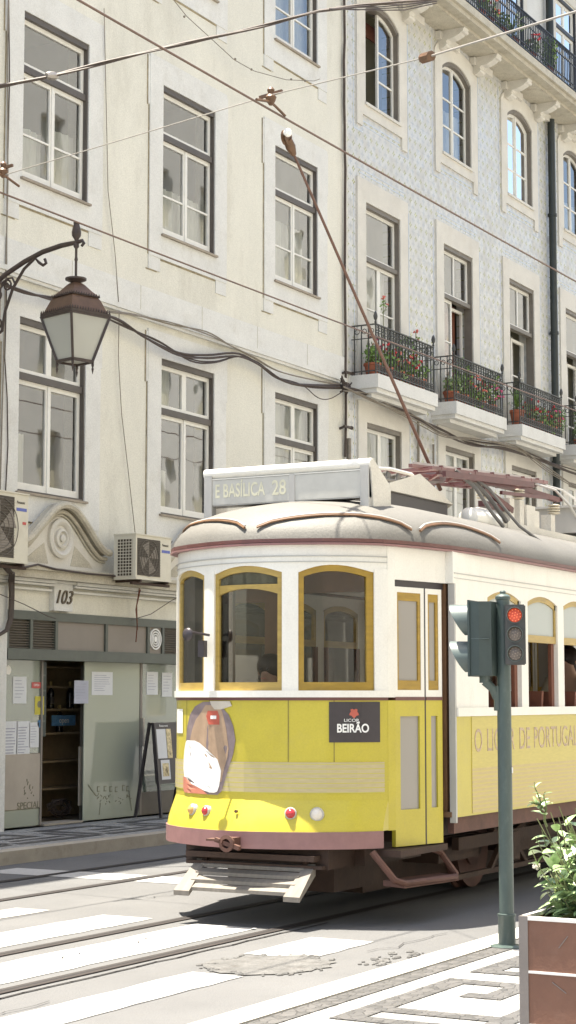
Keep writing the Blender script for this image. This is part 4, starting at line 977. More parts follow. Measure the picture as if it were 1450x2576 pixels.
mb.build('fridge_shelf','tlvis',fg)
# goods behind the left glass
mb=MB(); a=at(48,1960,Y=YF+.25)
for i in range(16): x=16.5+R.uniform(0,.45); z=.99+R.uniform(0,.28); mb.box(x,x+R.uniform(.03,.09),YF+.24,YF+.28,z,z+R.uniform(.03,.07))
cd=thing('display_cards','coloured cards stacked behind the left shop glass','cards',(16.7,YF+.26,.99)); mb.build('cards','warmgoods',cd)
sh=thing('shelf_unit','brown wall shelves with bottles inside the open shop door','shelf',(17.5,YF+.9,.15))
mb=MB()
for i,z in enumerate((.5,.83,1.17,1.46,1.74,1.98)): mb.box(17.7,20.2,YF+.62,YF+.95,z-.012,z+.012)
mb.build('shelf','shelfw',sh); mb=MB(); mb.box(17.4,20.6,YF+.96,YF+.98,.14,2.2); mb.build('back_panel','shelfw',sh)
mb=MB(); mb.box(18.66,18.72,YF+.6,YF+.66,.14,2.2); mb.build('upright','shopin',sh)
def bottle(x,z,label):
    t=thing('wine_bottle',label,'bottle',(x,YF+.70,z),'dark bottles on the shop shelves')
    MB().lathe([(.04,0),(.042,.01),(.042,.19),(.03,.225),(.016,.25),(.016,.26)],(x,YF+.70,z),14).build('glass_body','bottle',t,smooth=True)
    MB().lathe([(.017,.26),(.017,.33),(.014,.335)],(x,YF+.70,z),12).build('foil_cap','foil',t,smooth=True)
    mb=MB(); n=8
    vs=[]
    for i in range(n+1):
        a=-PI*.8+PI*.6*i/n
        for h in (.06,.15): vs.append((x+.0435*math.cos(a),YF+.70+.0435*math.sin(a),z+h))
    mb.add(vs,[(2*i,2*i+2,2*i+3,2*i+1) for i in range(n)]); mb.build('bottle_label','textdark',t)
    return t
bz=1.472
bottle(at(128,1750,Y=YF+.7).x,bz,'dark wine bottle at the left end of the upper shelf, by the door edge')
bottle(at(176,1750,Y=YF+.7).x,bz,'dark wine bottle on the upper shelf beside the bluish notice')
bottle(at(150,1800,Y=YF+.7).x,1.182,'single dark bottle on the second shelf behind the blue poster')
mb=MB(); c=at(150,2050,Y=YF+.5)
for i in range(22):
    a=R.uniform(0,6.28); r=R.uniform(.06,.16); mb.tube([c+Vector((r*math.cos(a+k*.7)*1.4,R.uniform(-.05,.05),.08+r*.7*math.sin(a+k*.7))) for k in range(6)],.007,5)
tag(mb.build('cable_heap','cable',smooth=True),'tangled heap of dark cable just inside the open shop door','cable')
# easel menu board
bd=thing('menu_board','dark easel menu board with two sheets standing by the shop front, half behind the tram','menu board',(19.0,12.4,.125))
a=at(372,1832,Y=12.42); b=at(452,1832,Y=12.42); bx0,bx1=a.x+.1,b.x+.22
mb=MB(); mb.bar((bx0,12.40,1.30),(bx0,12.28,.14),.035,.03); mb.bar((bx1,12.40,1.30),(bx1,12.28,.14),.035,.03); mb.bar((bx0,12.46,1.30),(bx0,12.66,.14),.035,.03); mb.bar((bx1,12.46,1.30),(bx1,12.66,.14),.035,.03); mb.build('leg','black',bd)
MB().hexa([(bx0,12.335,.55),(bx1,12.335,.55),(bx1,12.365,.55),(bx0,12.365,.55),(bx0,12.41,1.30),(bx1,12.41,1.30),(bx1,12.44,1.30),(bx0,12.44,1.30)]).build('board','black',bd)
def onb(x0,x1,z0,z1,m,name,o=.004):
    f=lambda z:12.335+(z-.55)/.75*.075-o
    return MB().hexa([(x0,f(z0)-.001,z0),(x1,f(z0)-.001,z0),(x1,f(z0),z0),(x0,f(z0),z0),(x0,f(z1)-.001,z1),(x1,f(z1)-.001,z1),(x1,f(z1),z1),(x0,f(z1),z1)]).build(name,m,bd)
onb(bx0+.05,bx0+.26,.86,1.22,'paper','menu_sheet'); onb(bx0+.10,bx0+.30,.60,.84,'paper','menu_sheet'); onb(bx0+.27,bx0+.38,.86,1.22,'warmgoods','menu_sheet'); onb(bx0+.13,bx0+.27,.64,.8,'warmgoods','menu_picture',.0075)
text('Restaurante',.04,'decalwhite',(bx0+.22,12.40,1.26),(1,0,0),bd,ext=.001)
# ------------------------------------------------------------------ plants
def leafcloud(mb,c,rad,n,size,rr,droop=0):
    c=Vector(c)
    for i in range(n):
        while True:
            d=Vector((rr.uniform(-1,1),rr.uniform(-1,1),rr.uniform(-1,1)))
            if d.length<1: break
        p=c+Vector((d.x*rad[0],d.y*rad[1],d.z*rad[2])); a=Vector((rr.uniform(-1,1),rr.uniform(-1,1),rr.uniform(-.3,1)-droop)).normalized(); b=a.orthogonal().normalized(); b=(b*math.cos(i)+a.cross(b)*math.sin(i)); s=size*rr.uniform(.6,1.3)
        mb.add([p,p+a*s*.5+b*s*.35,p+a*s,p+a*s*.5-b*s*.35],[(0,1,2,3)])
def blooms(mb,c,rad,n,size,rr):
    for i in range(n):
        p=(c[0]+rr.uniform(-1,1)*rad[0],c[1]+rr.uniform(-1,1)*rad[1],c[2]+rr.uniform(-.2,1)*rad[2])
        for k in range(5):
            mb.sphere((p[0]+rr.uniform(-1,1)*size*.7,p[1]+rr.uniform(-1,1)*size*.7,p[2]+rr.uniform(-1,1)*size*.6),size*.55,6,4)
def pot(x,y,z,r,h,kind,label,bl=None,seed=0,group='flower pots on the balconies'):
    rr=random.Random(seed); t=thing('potted_plant',label,'potted plant',(x,y,z),group)
    MB().lathe([(r*.7,0),(r*.95,h*.82),(r*1.05,h*.84),(r*1.05,h),(r*.9,h),(r*.88,h*.9)],(x,y,z),14).build('pot','terra',t,smooth=True)
    mb=MB(); st=MB(); zt=z+h
    if kind=='bush': leafcloud(mb,(x,y-.03,zt+.12),(r*1.6,r*1.25,.18),230,.055,rr)
    if kind=='tall':
        leafcloud(mb,(x,y-.03,zt+.28),(r*1.4,r*1.2,.36),330,.06,rr)
    if kind=='spiky':
        for i in range(26):
            a=rr.uniform(0,6.28); l=rr.uniform(.25,.5); e=rr.uniform(.3,1.3); q=Vector((x,y,zt+rr.uniform(0,.25))); d=Vector((math.cos(a)*math.cos(e),math.sin(a)*math.cos(e),math.sin(e))); s_=Vector((-math.sin(a),math.cos(a),0))*.013
            m_=q+d*l*.6; tp=q+d*l+Vector((0,0,-l*.25)); mb.add([q-s_,q+s_,m_+s_,tp,m_-s_],[(0,1,2,3,4)])
    if kind=='trail': leafcloud(mb,(x,y-.03,zt+.04),(r*1.9,r*1.2,.16),200,.05,rr,.8); leafcloud(mb,(x,y-.09,zt-.1),(r*1.2,r*.9,.2),90,.045,rr,1)
    st.tube([(x,y,z+h*.8),(x+.01,y,zt+.12)],.008,5)
    for i in range(4): st.tube([(x,y,zt),(x+rr.uniform(-r,r),y+rr.uniform(-.05,.05),zt+rr.uniform(.1,.3))],.004,4)
    mb.build('foliage','leaf' if seed%3 else 'leafgrey',t); st.build('stem','stem',t)
    if bl: b=MB(); blooms(b,(x,y-.06,zt+.14),(r*1.5,r*1.1,.22),16,.026,rr); b.build('blossom',bl,t)
    return t
words=['first','second','third']
ZB=6.62
P=[ # x offset in balcony, kind, bloom, label
 (0,.20,'bush',None,'plain leafy plant in a terracotta pot at the left end of the first balcony'),
 (0,.62,'bush','bred','red geranium low behind the first balcony railing, nearest the trolley pole'),
 (0,1.02,'trail','bcoral','coral geranium in the middle of the first balcony'),
 (0,1.38,'tall','bred','taller crimson flowering plant right of centre on the first balcony'),
 (0,1.85,'bush',None,'bushy green plant at the right end of the first balcony'),
 (1,.22,'bush',None,'dark leafy plant at the left end of the second balcony'),
 (1,.60,'tall',None,'tall feathery green plant rising above the second balcony rail'),
 (1,1.02,'trail','bcoral','salmon geranium trailing through the middle of the second balcony'),
 (1,1.40,'bush','bcoral','short coral flowers right of centre on the second balcony'),
 (1,1.85,'tall','bpink','bright pink flowering plant at the right end of the second balcony'),
 (2,.25,'spiky',None,'spiky palm-like plant in a tall pot at the left of the third balcony'),
 (2,.75,'bush','bred','small red flowers behind the third balcony rail, left of its middle'),
 (2,1.15,'bush',None,'bright green grassy plant in the middle of the third balcony'),
 (2,1.55,'trail','bred','red geranium right of the middle of the third balcony'),
 (2,1.92,'bush','bpink','crimson and pink flowers at the right end of the third balcony')]
for i,(b,dx,k,bl,lab) in enumerate(P):
    x=BAL[b][0]+dx; pot(x,YO+.15,ZB,.145 if k!='spiky' else .14,.20 if k!='spiky' else .30,k,lab,bl,seed=i+1)
# geraniums standing higher than the rail
def stalk(x,z0,z1,bl,label,seed):
    rr=random.Random(seed); t=thing('geranium',label,'flower',(x,YO+.1,z0),'tall geranium stalks above the balcony rail'); m=MB()
    m.tube([(x,YO+.12,z0),(x+.03,YO+.10,(z0+z1)/2),(x-.01,YO+.08,z1)],.006,5); m.tube([(x+.02,YO+.10,z1-.25),(x+.12,YO+.08,z1-.12)],.005,5); m.build('stem','stem',t)
    m=MB(); leafcloud(m,(x+.02,YO+.10,z1-.15),(.09,.05,.11),22,.05,rr); m.build('foliage','leaf',t); m=MB(); blooms(m,(x,YO+.08,z1),(.03,.03,.03),4,.022,rr); blooms(m,(x+.12,YO+.08,z1-.1),(.02,.02,.02),2,.018,rr); m.build('blossom',bl,t)
stalk(25.25,6.8,7.92,'bcoral','tall coral geranium rising above the left half of the first balcony rail',5)
stalk(26.45,6.8,7.58,'bcoral','pale pink geranium rising above the right half of the first balcony rail',6)
stalk(25.0,6.8,7.2,'bpink','small pink geranium at the left corner of the first balcony',8)
for i,(x,k,bl,lab) in enumerate([(28.75,'tall','bcoral','large coral geranium at the left of the attic balcony'),(29.15,'bush','bcoral','coral geranium second from the left on the attic balcony'),(29.75,'bush',None,'light green plant in the middle of the attic balcony'),(30.3,'spiky',None,'spiky plant spilling over the attic balcony floor'),(31.2,'bush','bred','darker leafy plant with a red flower far right on the attic balcony'),(32.1,'tall',None,'dark bushy plant at the right end of the attic balcony')]):
    pot(x,12.2,13.58,.12,.2,k,lab,bl,seed=50+i)
pot(33.15,YO+.2,6.9,.12,.18,'trail','grey green trailing plant on the wall between third and fourth balconies',None,seed=71); pot(34.3,YO+.17,ZB,.1,.17,'tall','leafy plant at the left end of the fourth balcony',None,seed=72)
# ------------------------------------------------------------------ traffic light
px_,py_=10.98,4.54
tl=thing('traffic_light','grey green traffic light pole with a small red-lit signal and a large sideways signal head','traffic light',(px_,py_,.012))
mb=MB(); mb.lathe([(.0475,.01),(.0465,1.2),(.0445,2.24),(.05,2.245),(.05,2.262),(.034,2.275),(.02,2.28),(.02,2.295),(.012,2.302)],(px_,py_,0),24); mb.build('pole','tlgreen',tl,smooth=True)
mb=MB(); mb.lathe([(.056,.012),(.056,.205),(.060,.21),(.060,.222),(.048,.226)],(px_,py_,0),24); mb.lathe([(.11,.0125),(.11,.02),(.09,.026),(.06,.03)],(px_,py_,0),20); mb.build('pole_sleeve','tlgreen',tl,smooth=True)
q=Vector((px_,py_,0)); V=Vector((-_c,-_s,0)); Rt=Vector((_s,-_c,0))
# small repeater: faces the viewer, hung right of the pole axis
fd=(V*1.0+Rt*-.18).normalized(); fr=Vector((-fd.y,fd.x,0)); fr=fr if fr.dot(Rt)>0 else -fr
fc=q+Rt*.068+V*.085; fz0,fz1=1.815,2.205
def ob(mb,c,ax,ay,hx,hy,z0,z1):
    p=[c-ax*hx-ay*hy,c+ax*hx-ay*hy,c+ax*hx+ay*hy,c-ax*hx+ay*hy]; mb.hexa([Vector((v.x,v.y,z0)) for v in p]+[Vector((v.x,v.y,z1)) for v in p])
mb=MB(); ob(mb,fc,fr,fd,.066,.03,fz0,fz1); h=mb.build('repeater_head','tlface',tl)
bm=bmesh.new(); bm.from_mesh(h.data); bmesh.ops.bevel(bm,geom=list(bm.edges),offset=.007,segments=2,affect='EDGES'); bm.to_mesh(h.data); bm.free()
for i,z in enumerate((2.135,2.012,1.888)):
    c=Vector((fc.x,fc.y,z))+fd*.030
    vis=MB(); n=24; vs=[]
    for j in range(n):
        t=2*PI*j/n; cc,ss=math.cos(t),math.sin(t); ln=.045*(.25+.75*max(0,.5+.5*ss))
        for r,l in ((.051,-.002),(.053,ln),(.049,ln),(.047,-.002)): vs.append(c+(fr*cc+Vector((0,0,1))*ss)*r+fd*l)
    fs=[(4*j+a,4*((j+1)%n)+a,4*((j+1)%n)+a+1,4*j+a+1) for j in range(n) for a in range(3)]
    vis.add(vs,fs); vis.build('visor','tlvis',h,smooth=True)
    ln=MB().lathe([(.046,0),(.046,.004),(.03,.009),(.0,.011)],c,20,ax=fd).build('red_lens' if i==0 else 'lens','redled' if i==0 else 'leddim',h,smooth=True)
    dots=MB()
    for r,k in ((.0,1),(.018,6),(.036,11)):
        for j in range(k):
            t=2*PI*j/k+.3; dots.lathe([(.0045,0),(.003,.003)],c+fd*(.011-.006*(r/.036))+(fr*math.cos(t)+Vector((0,0,1))*math.sin(t))*r,6,ax=fd)
    dots.build('led_dots','leddot' if i==0 else 'ledw',h)
# big head facing across the street (towards +Y): visors point away to the left
hd=Vector((-.10,1,0)).normalized(); hr=Vector((1,.10,0)).normalized(); hz0,hz1=1.745,2.225
hc=q+Rt*-.085+V*.03+hd*.045
mb=MB()
prof=[(-.115,.06),(-.115,.0),(-.085,-.075),(.085,-.075),(.115,.0),(.115,.06)]
vs=[]
for z in (hz0,hz1):
    for a,b in prof: p=hc+hr*a+hd*b; vs.append((p.x,p.y,z))
mb.add(vs,[(0,1,2,3,4,5),(11,10,9,8,7,6)]+[(i,(i+1)%6,6+(i+1)%6,6+i) for i in range(6)]); big=mb.build('signal_head','tldark',tl)
mb=MB(); ob(mb,hc+hd*.067,hr,hd,.125,.007,hz0-.005,hz1+.01); mb.build('door_frame','tldark',big)
mb=MB(); ob(mb,hc+hd*-.005,hr,hd,.1165,.06,1.983,1.987); mb.build('seam','tlvis',big)
for z in (2.105,1.865):
    c=Vector((hc.x,hc.y,z))+hd*.074; v_=MB(); n=24; vs=[]
    ang=[PI*1.35-(PI*1.7)*j/n for j in range(n+1)]
    for t in ang:
        cc,ss=math.cos(t),math.sin(t); ln=.155*(.22+.78*max(0,(ss+1)/2))
        for r,l in ((.105,0),(.108,ln),(.104,ln),(.101,0)): vs.append(c+(hr*cc+Vector((0,0,1))*ss)*r+hd*l)
    v_.add(vs,[(4*j+a,4*(j+1)+a,4*(j+1)+a+1,4*j+a+1) for j in range(n) for a in range(3)]); v_.build('visor','tlvis',big,smooth=True)
    MB().lathe([(.10,0),(.10,.003),(.06,.012),(0,.015)],c,24,ax=hd).build('lens','leddim',big,smooth=True)
mb=MB(); k=q+Rt*-.055; mb.tube([Vector((hc.x,hc.y,1.745)),Vector((hc.x,hc.y,1.70))],.035,10); mb.tube([Vector((hc.x,hc.y,1.71)),Vector((hc.x+.02,hc.y-.05,1.66)),Vector((k.x,k.y,1.60))],[.03,.028,.02],10); ob(mb,q+Rt*-.052+V*.01,Rt,V,.014,.02,1.52,1.68); ob(mb,Vector((hc.x,hc.y,0))*.5+Vector((q.x,q.y,0))*.5,Rt,V,.07,.012,2.19,2.215); mb.build('bracket','tlgreen',tl,smooth=True)
MB().hexa([q+Rt*.041+V*.028+Vector((0,0,z))+o for z in (1.12,1.155) for o in (Vector((0,0,0)),Rt*.008,Rt*.008+V*-.02,V*-.02)]).build('torn_sticker','decalwhite',tl)
# ------------------------------------------------------------------ planter and shrub
PX,PY=7.13,2.89
pl=thing('planter','brown planter box with pale metal strips at the lower right corner','planter',(PX+.4,PY-.6,.012))
mb=MB(); L_=1.5; D_=.80
mb.box(PX,PX+.012,PY-L_,PY-.036,.02,.685); mb.box(PX+.036,PX+D_,PY-.012,PY-.0,.02,.685); mb.box(PX+D_-.012,PX+D_,PY-L_,PY-.036,.02,.685); mb.box(PX+.036,PX+D_,PY-L_,PY-L_+.012,.02,.685); mb.build('panel','corten',pl)
mb=MB()
for (x,y) in ((PX-.004,PY-.036),(PX+D_-.036,PY-.036),(PX-.004,PY-L_),(PX+D_-.036,PY-L_)): mb.box(x,x+.040,y,y+.040,.012,.70)
mb.build('corner_post','pmetal',pl)
mb=MB(); 
for z,h_ in ((.685,.015),(.47,.010),(.255,.010),(.06,.010)):
    mb.box(PX-.006,PX+.016,PY-L_+.04,PY-.037,z,z+h_); mb.box(PX+.037,PX+D_-.037,PY-.016,PY+.006,z,z+h_)
mb.build('metal_strip','pstrip',pl)
mb=MB(); mb.sheet(PX+.02,PX+D_-.02,PY-L_+.02,PY-.02,.62); mb.build('soil','soil',pl)
sc_=MB(); 
for a,b in (((0,-.17,.58),(0,-.21,.63)),((0,-.27,.64),(0,-.33,.53)),((0,-.20,.40),(0,-.14,.44)),((0,-.4,.3),(0,-.31,.36))): sc_.bar((PX-.0012,PY+a[1],a[2]),(PX-.0012,PY+b[1],b[2]),.003,.004,up=(1,0,0))
sc_.build('scratch','pmetal',pl)
shb=thing('shrub','pale glossy leaved shrub growing out of the brown planter','shrub',(PX+.35,PY-.5,.62))
rr=random.Random(11); lm=MB(); sm=MB(); fl=MB()
def longleaf(p,d,l,w,upv):
    l*=1.22; w*=1.85
    d=d.normalized(); s_=d.cross(upv); s_=s_.normalized() if s_.length>.01 else Vector((1,0,0)); n_=s_.cross(d); vs=[]
    K=5
    for i in range(K+1):
        t=i/K; ww=w*math.sin(PI*min(1,.08+t*.92))**.7*(1 if t<1 else 0)+.0008; bend=-n_*l*.28*t*t; c_=p+d*l*t+bend
        vs+=[c_-s_*ww+n_*ww*.35,c_,c_+s_*ww+n_*ww*.35]
    lm.add(vs,[(3*i+a,3*i+a+1,3*i+4+a,3*i+3+a) for i in range(K) for a in (0,1)])
def branch(p0,p1,n,l0=.10,sag=.05):
    p0=Vector(p0);p1=Vector(p1); pts=[]
    for i in range(9):
        t=i/8; pts.append(p0+(p1-p0)*t+Vector((0,0,-sag*math.sin(PI*t)))+Vector((rr.uniform(-.008,.008),rr.uniform(-.008,.008),0)))
    sm.tube(pts,[.006-.004*i/8 for i in range(9)],5); ax=(p1-p0).normalized()
    for i in range(n):
        t=.25+.75*(i+rr.random())/n; q_=pts[min(8,int(t*8))]; ph=i*2.4+rr.random(); o1=ax.orthogonal().normalized(); o2=ax.cross(o1); out=o1*math.cos(ph)+o2*math.sin(ph); d=ax*.5+out*.9+Vector((0,0,.15)); l=l0*rr.uniform(.6,1.15)*(1.15-.5*t)
        longleaf(q_,d,l,l*.16,Vector((rr.uniform(-.3,.3),rr.uniform(-.3,.3),1)))
base=[Vector((PX+rr.uniform(.15,.6),PY-rr.uniform(.25,.75),.62)) for _ in range(16)]
targets=[]
for i in range(120):
    u=rr.uniform(1372,1620); v=rr.uniform(2050,2260)
    if u<1400 and v<2100: v+=60
    targets.append(at(u,v,X=PX+rr.uniform(.1,.65)))
for (u,v) in ((1335,2105),(1350,2150),(1322,2140),(1345,2090),(1338,2058),(1355,2215),(1360,2240),(1362,2075),(1370,2040),(1395,2030),(1430,2035),(1445,2060)): targets.append(at(u+14,v+rr.uniform(-4,4),X=PX+rr.uniform(.15,.4)))
for t_ in targets:
    b_=min(base,key=lambda q_:(q_-t_).length+rr.uniform(0,.3)); branch(b_,t_,rr.randint(6,10),.105)
tip=at(1345,1968,X=PX+.3); bb=at(1375,2080,X=PX+.35); branch(bb,tip,9,.05,0.0); branch(at(1370,2030,X=PX+.34),at(1334,2018,X=PX+.3),5,.045,0); branch(at(1373,2060,X=PX+.34),at(1372,1992,X=PX+.32),5,.045,0)
lm.build('foliage','lleaf',shb,smooth=True); sm.build('branch','stem',shb)
blooms(fl,at(1350,2185,X=PX+.25),(.012,.012,.012),4,.010,rr); fl.build('blossom','decalshade',shb)
# ------------------------------------------------------------------ the tram
YC=6.65; XM=15.75; HS_=1.121
NOSE=[(11.22,0),(11.235,.15),(11.285,.33),(11.39,.56),(11.53,.75),(11.69,.88),(11.73,.90)]
def nx(h):
    h=abs(h)
    for (xa,ha),(xb,hb) in zip(NOSE[:-1],NOSE[1:]):
        if h<=hb: return xa+(xb-xa)*(h-ha)/(hb-ha)
    return NOSE[-1][0]
def seg(h0,h1,n=10): return [(nx(h0+(h1-h0)*i/n),YC+h0+(h1-h0)*i/n) for i in range(n+1)]
def norms(p):
    out=[]
    for i in range(len(p)):
        a=p[max(0,i-1)]; b=p[min(len(p)-1,i+1)]; dx,dy=b[0]-a[0],b[1]-a[1]; l=math.hypot(dx,dy) or 1; out.append((-dy/l,dx/l))
    return out
def strip(mb,p,z0,z1,th=.03,off=0,n=None,shift=0):
    """solid wall along plan path p (travelled right side -> nose -> left side)"""
    n=n or norms(p); k=len(p); z0=z0 if isinstance(z0,list) else [z0]*k; z1=z1 if isinstance(z1,list) else [z1]*k; vs=[]
    for (x,y),(a,b),c,d in zip(p,n,z0,z1):
        vs+=[(x+a*off-shift,y+b*off,c),(x+a*(off-th)-shift,y+b*(off-th),c),(x+a*(off-th)-shift,y+b*(off-th),d),(x+a*off-shift,y+b*off,d)]
    fs=[(4*i+j,4*i+4+j,4*i+4+(j+1)%4,4*i+(j+1)%4) for i in range(k-1) for j in range(4)]+[(0,1,2,3),(4*k-1,4*k-2,4*k-3,4*k-4)]
    mb.add(vs,fs)
tram=thing('tram','yellow and white vintage tram with varnished wooden window frames running on the near track','tram',(XM,YC,0))
def mir(mb):
    m=MB(); m.v=[(2*XM-x,2*YC-y,z) for x,y,z in mb.v]; m.f=list(mb.f); return m
def both(mb,name,m,parent=tram,smooth=True):
    a=mb.build(name,m,parent,smooth=smooth); b=mir(mb).build(name,m,parent,smooth=smooth); return a,b
FN=seg(-.90,.90,36)
mb=MB(); strip(mb,FN,.88,1.585); both(mb,'front_panel','tramyellow')
# flared skirt and bumper
mb=MB(); n_=norms(FN); vs=[]
prof=[(.88,0,.0),(.84,.022,.002),(.78,.055,.006),(.72,.085,.01),(.665,.10,.012)]
for (x,y),(a,b) in zip(FN,n_):
    for z,sh,of in prof: vs.append((x-sh+a*of,y+b*of,z))
K=len(prof); mb.add(vs,[(K*i+j,K*i+K+j,K*i+K+j+1,K*i+j+1) for i in range(len(FN)-1) for j in range(K-1)])
# close the flare at both ends back to the corner
for e_ in (0,len(FN)-1):
    x,y=FN[e_]; q_=[(x-sh+n_[e_][0]*of,y+n_[e_][1]*of,z) for z,sh,of in prof]; mb.add(q_+[(x+.02,y,.665),(x+.02,y,.88)],[tuple(range(len(q_)+2))])
both(mb,'skirt','tramyellow')
mb=MB(); strip(mb,seg(-.90,.90,36),.545,.665,.06,.022,shift=.10); both(mb,'bumper','bumper')
mb=MB(); strip(mb,FN,1.585,1.607,.035,.008); both(mb,'maroon_line','maroon')
mb=MB(); strip(mb,FN,1.607,1.655,.05,.02); both(mb,'belt_rail','tramwhite')
PW=[(-.84,-.395),(-.285,.285),(.395,.84)]
ZT=2.50
def arch(h,a,b,hh=.055): m_=(a+b)/2; w=(b-a)/2; return ZT+hh*max(0,1-((h-m_)/w)**2)
mb=MB()
strip(mb,FN,[2.50 if not any(a<h<b for a,b in PW) else [arch(h,a,b) for a,b in PW if a<h<b][0] for h in [-.90+1.8*i/36 for i in range(37)]],2.70,.035,.0); 
for a,b in ((-.90,-.84),(-.395,-.285),(.285,.395),(.84,.90)): strip(mb,seg(a,b,4),1.655,2.53,.05,.004)
both(mb,'window_pillars_and_header','tramwhite')
mb=MB(); strip(mb,FN,2.615,2.622,.01,.010); strip(mb,FN,2.575,2.58,.01,.008); both(mb,'header_bead','silver')
for i,(a,b) in enumerate(PW):
    w=.035; fm=MB(); N_=12
    strip(fm,seg(a,a+w,2),1.655,arch(a+w,a,b)-.0,.035,-.012); strip(fm,seg(b-w,b,2),1.655,arch(b-w,a,b)-.0,.035,-.012)
    hs=[a+w+(b-a-2*w)*k/N_ for k in range(N_+1)]
    strip(fm,[(nx(h),YC+h) for h in hs],1.655,1.715,.035,-.012); strip(fm,[(nx(h),YC+h) for h in hs],[arch(h,a,b)-.045 for h in hs],[arch(h,a,b) for h in hs],.035,-.012)
    f1,f2=both(fm,'front_window','woodpale' if i!=0 else 'wood')
    if i==1:
        x_=MB(); strip(x_,[(nx(h),YC+h) for h in hs],[2.35+.04*(1-((h)/.25)**2) for h in hs],2.42,.03,-.016); x_.build('middle_rail','woodpale',f1)
        x_=MB(); strip(x_,[(nx(h),YC+h) for h in hs],2.42,2.53,.004,-.03); x_.build('roller_blind','graf',f1)
    g=MB(); strip(g,[(nx(h),YC+h) for h in hs],1.70,2.515,.002,-.03); g.build('pane','tglass',f1); mir(g).build('pane','tglass',f2)
# front decoration
def dcl(par,name,m,rows,off=.004,n=6):
    """rows: list of (z, hl, hr) down the panel, follows the curved front"""
    mb=MB(); vs=[]
    for z,a,b in rows:
        for i in range(n+1):
            h=a+(b-a)*i/n; e_=.01; dx=(nx(h+e_)-nx(h-e_))/(2*e_); l=math.hypot(1,dx); vs.append((nx(h)-off/l,YC+h+off*dx/l,z))
    mb.add(vs,[(k*(n+1)+i,k*(n+1)+i+1,(k+1)*(n+1)+i+1,(k+1)*(n+1)+i) for k in range(len(rows)-1) for i in range(n)])
    return mb.build(name,m,par)
dcl(tram,'printed_lines','band',[(1.147,.88,-.885),(.93,.88,-.885)],.003,40)
dcl(tram,'sticker','decalwhite',[(1.52,.82,.68),(1.34,.82,.68)],.004)
fig=dcl(tram,'advert_bottle','decalhair',[(1.575,.40,.32),(1.54,.50,.20),(1.48,.56,.13),(1.40,.60,.09),(1.30,.62,.07),(1.20,.62,.09),(1.10,.60,.13),(1.00,.58,.17),(.93,.50,.20),(.905,.36,.24)],.005,8)
dcl(fig,'bottle_glass','decalskin',[(1.55,.37,.23),(1.50,.42,.19),(1.44,.49,.17),(1.37,.53,.15),(1.30,.555,.14),(1.24,.56,.13),(1.18,.5,.14),(1.10,.4,.17),(1.0,.3,.2)],.0065,5)
dcl(fig,'bottle_cap','decalshade',[(1.58,.32,.12),(1.545,.30,.10),(1.52,.27,.20)],.008,4)
dcl(fig,'neck_label','decalred',[(1.51,.34,.24),(1.47,.36,.22),(1.41,.33,.22)],.008,4); dcl(fig,'neck_label_print','decalwhite',[(1.475,.31,.25),(1.45,.31,.25)],.0095,3)
dcl(fig,'bottle_label','decalwhite',[(1.29,.60,.50),(1.275,.62,.44),(1.22,.64,.33),(1.16,.65,.24),(1.08,.655,.20),(1.02,.64,.21),(.97,.52,.22),(.93,.38,.24),(.92,.32,.27)],.008,6)
dcl(fig,'bottle_base','decalsalmon',[(1.02,.66,.63),(.97,.66,.53),(.935,.66,.40),(.905,.64,.34)],.0075,5)
ps=dcl(tram,'advert_panel','black',[(1.575,-.59,-.865),(1.288,-.59,-.865)],.005,6)
def onnose(h,off):
    e_=.01; dx=(nx(h+e_)-nx(h-e_))/(2*e_); l=math.hypot(1,dx); return Vector((nx(h)-off/l,YC+h+off*dx/l,0)),Vector((dx,1,0)).normalized()
p_,t_=onnose(-.728,.009); text('BEIRÃO',.084,'decalwhite',(p_.x,p_.y,1.385),-t_,ps,ext=.001,sx=.82,off=.002)
p_,t_=onnose(-.72,.009); text('LICOR',.03,'decalwhite',(p_.x,p_.y,1.443),-t_,ps,ext=.001,sx=1.3)
mb=MB(); ct,tt=onnose(-.735,.0085); ct=Vector((ct.x,ct.y,1.495)); pts=[]
for i in range(16):
    a=2*PI*i/16; r=.031*(1+.22*math.cos(5*a+PI/2)); pts.append(ct-tt*(r*math.cos(a))+Vector((0,0,r*math.sin(a))))
mb.add(pts,[tuple(range(16))]); mb.build('red_emblem','decalred',ps)
# lamps
def lampf(h,z,r,m):
    p,t=onnose(h,.0); sh=.055*(1 if z<.84 else 0); p=Vector((p.x-sh,p.y,z)); o=Vector((t.y*-1,t.x,0)); o=o if o.x<0 else -o; o=(o*1+Vector((-.05,0,.12))).normalized()
    rim=MB().lathe([(r*1.05,-.03),(r*1.12,.012),(r*.95,.022)],p,18,ax=o).build('headlight','silver',tram,smooth=True)
    MB().lathe([(r*.94,.01),(r*.8,.028),(r*.45,.042),(0,.047)],p,18,ax=o).build('lens',m,rim,smooth=True)
lampf(.47,.79,.04,'hlamber'); lampf(.31,.79,.036,'hlred'); lampf(-.37,.79,.040,'hlred'); lampf(-.54,.785,.046,'hl')
MB().lathe([(.012,0),(.012,.02)],(11.16,YC+.02,.80),8,ax=(-1,0,0)).build('latch','brass',tram)
# coupler
mb=MB(); mb.box(11.02,11.3,YC-.045,YC+.045,.545,.625); mb.lathe([(.03,.0),(.05,.02),(.06,.06),(.035,.065),(.03,.03)],(11.04,YC+.0,.585),16,ax=(-1,0,0)); mb.box(10.97,11.06,YC+.05,YC+.16,.60,.615); mb.bar((11.0,YC+.1,.61),(11.0,YC-.10,.555),.03); mb.build('coupler','underred',tram,smooth=True)
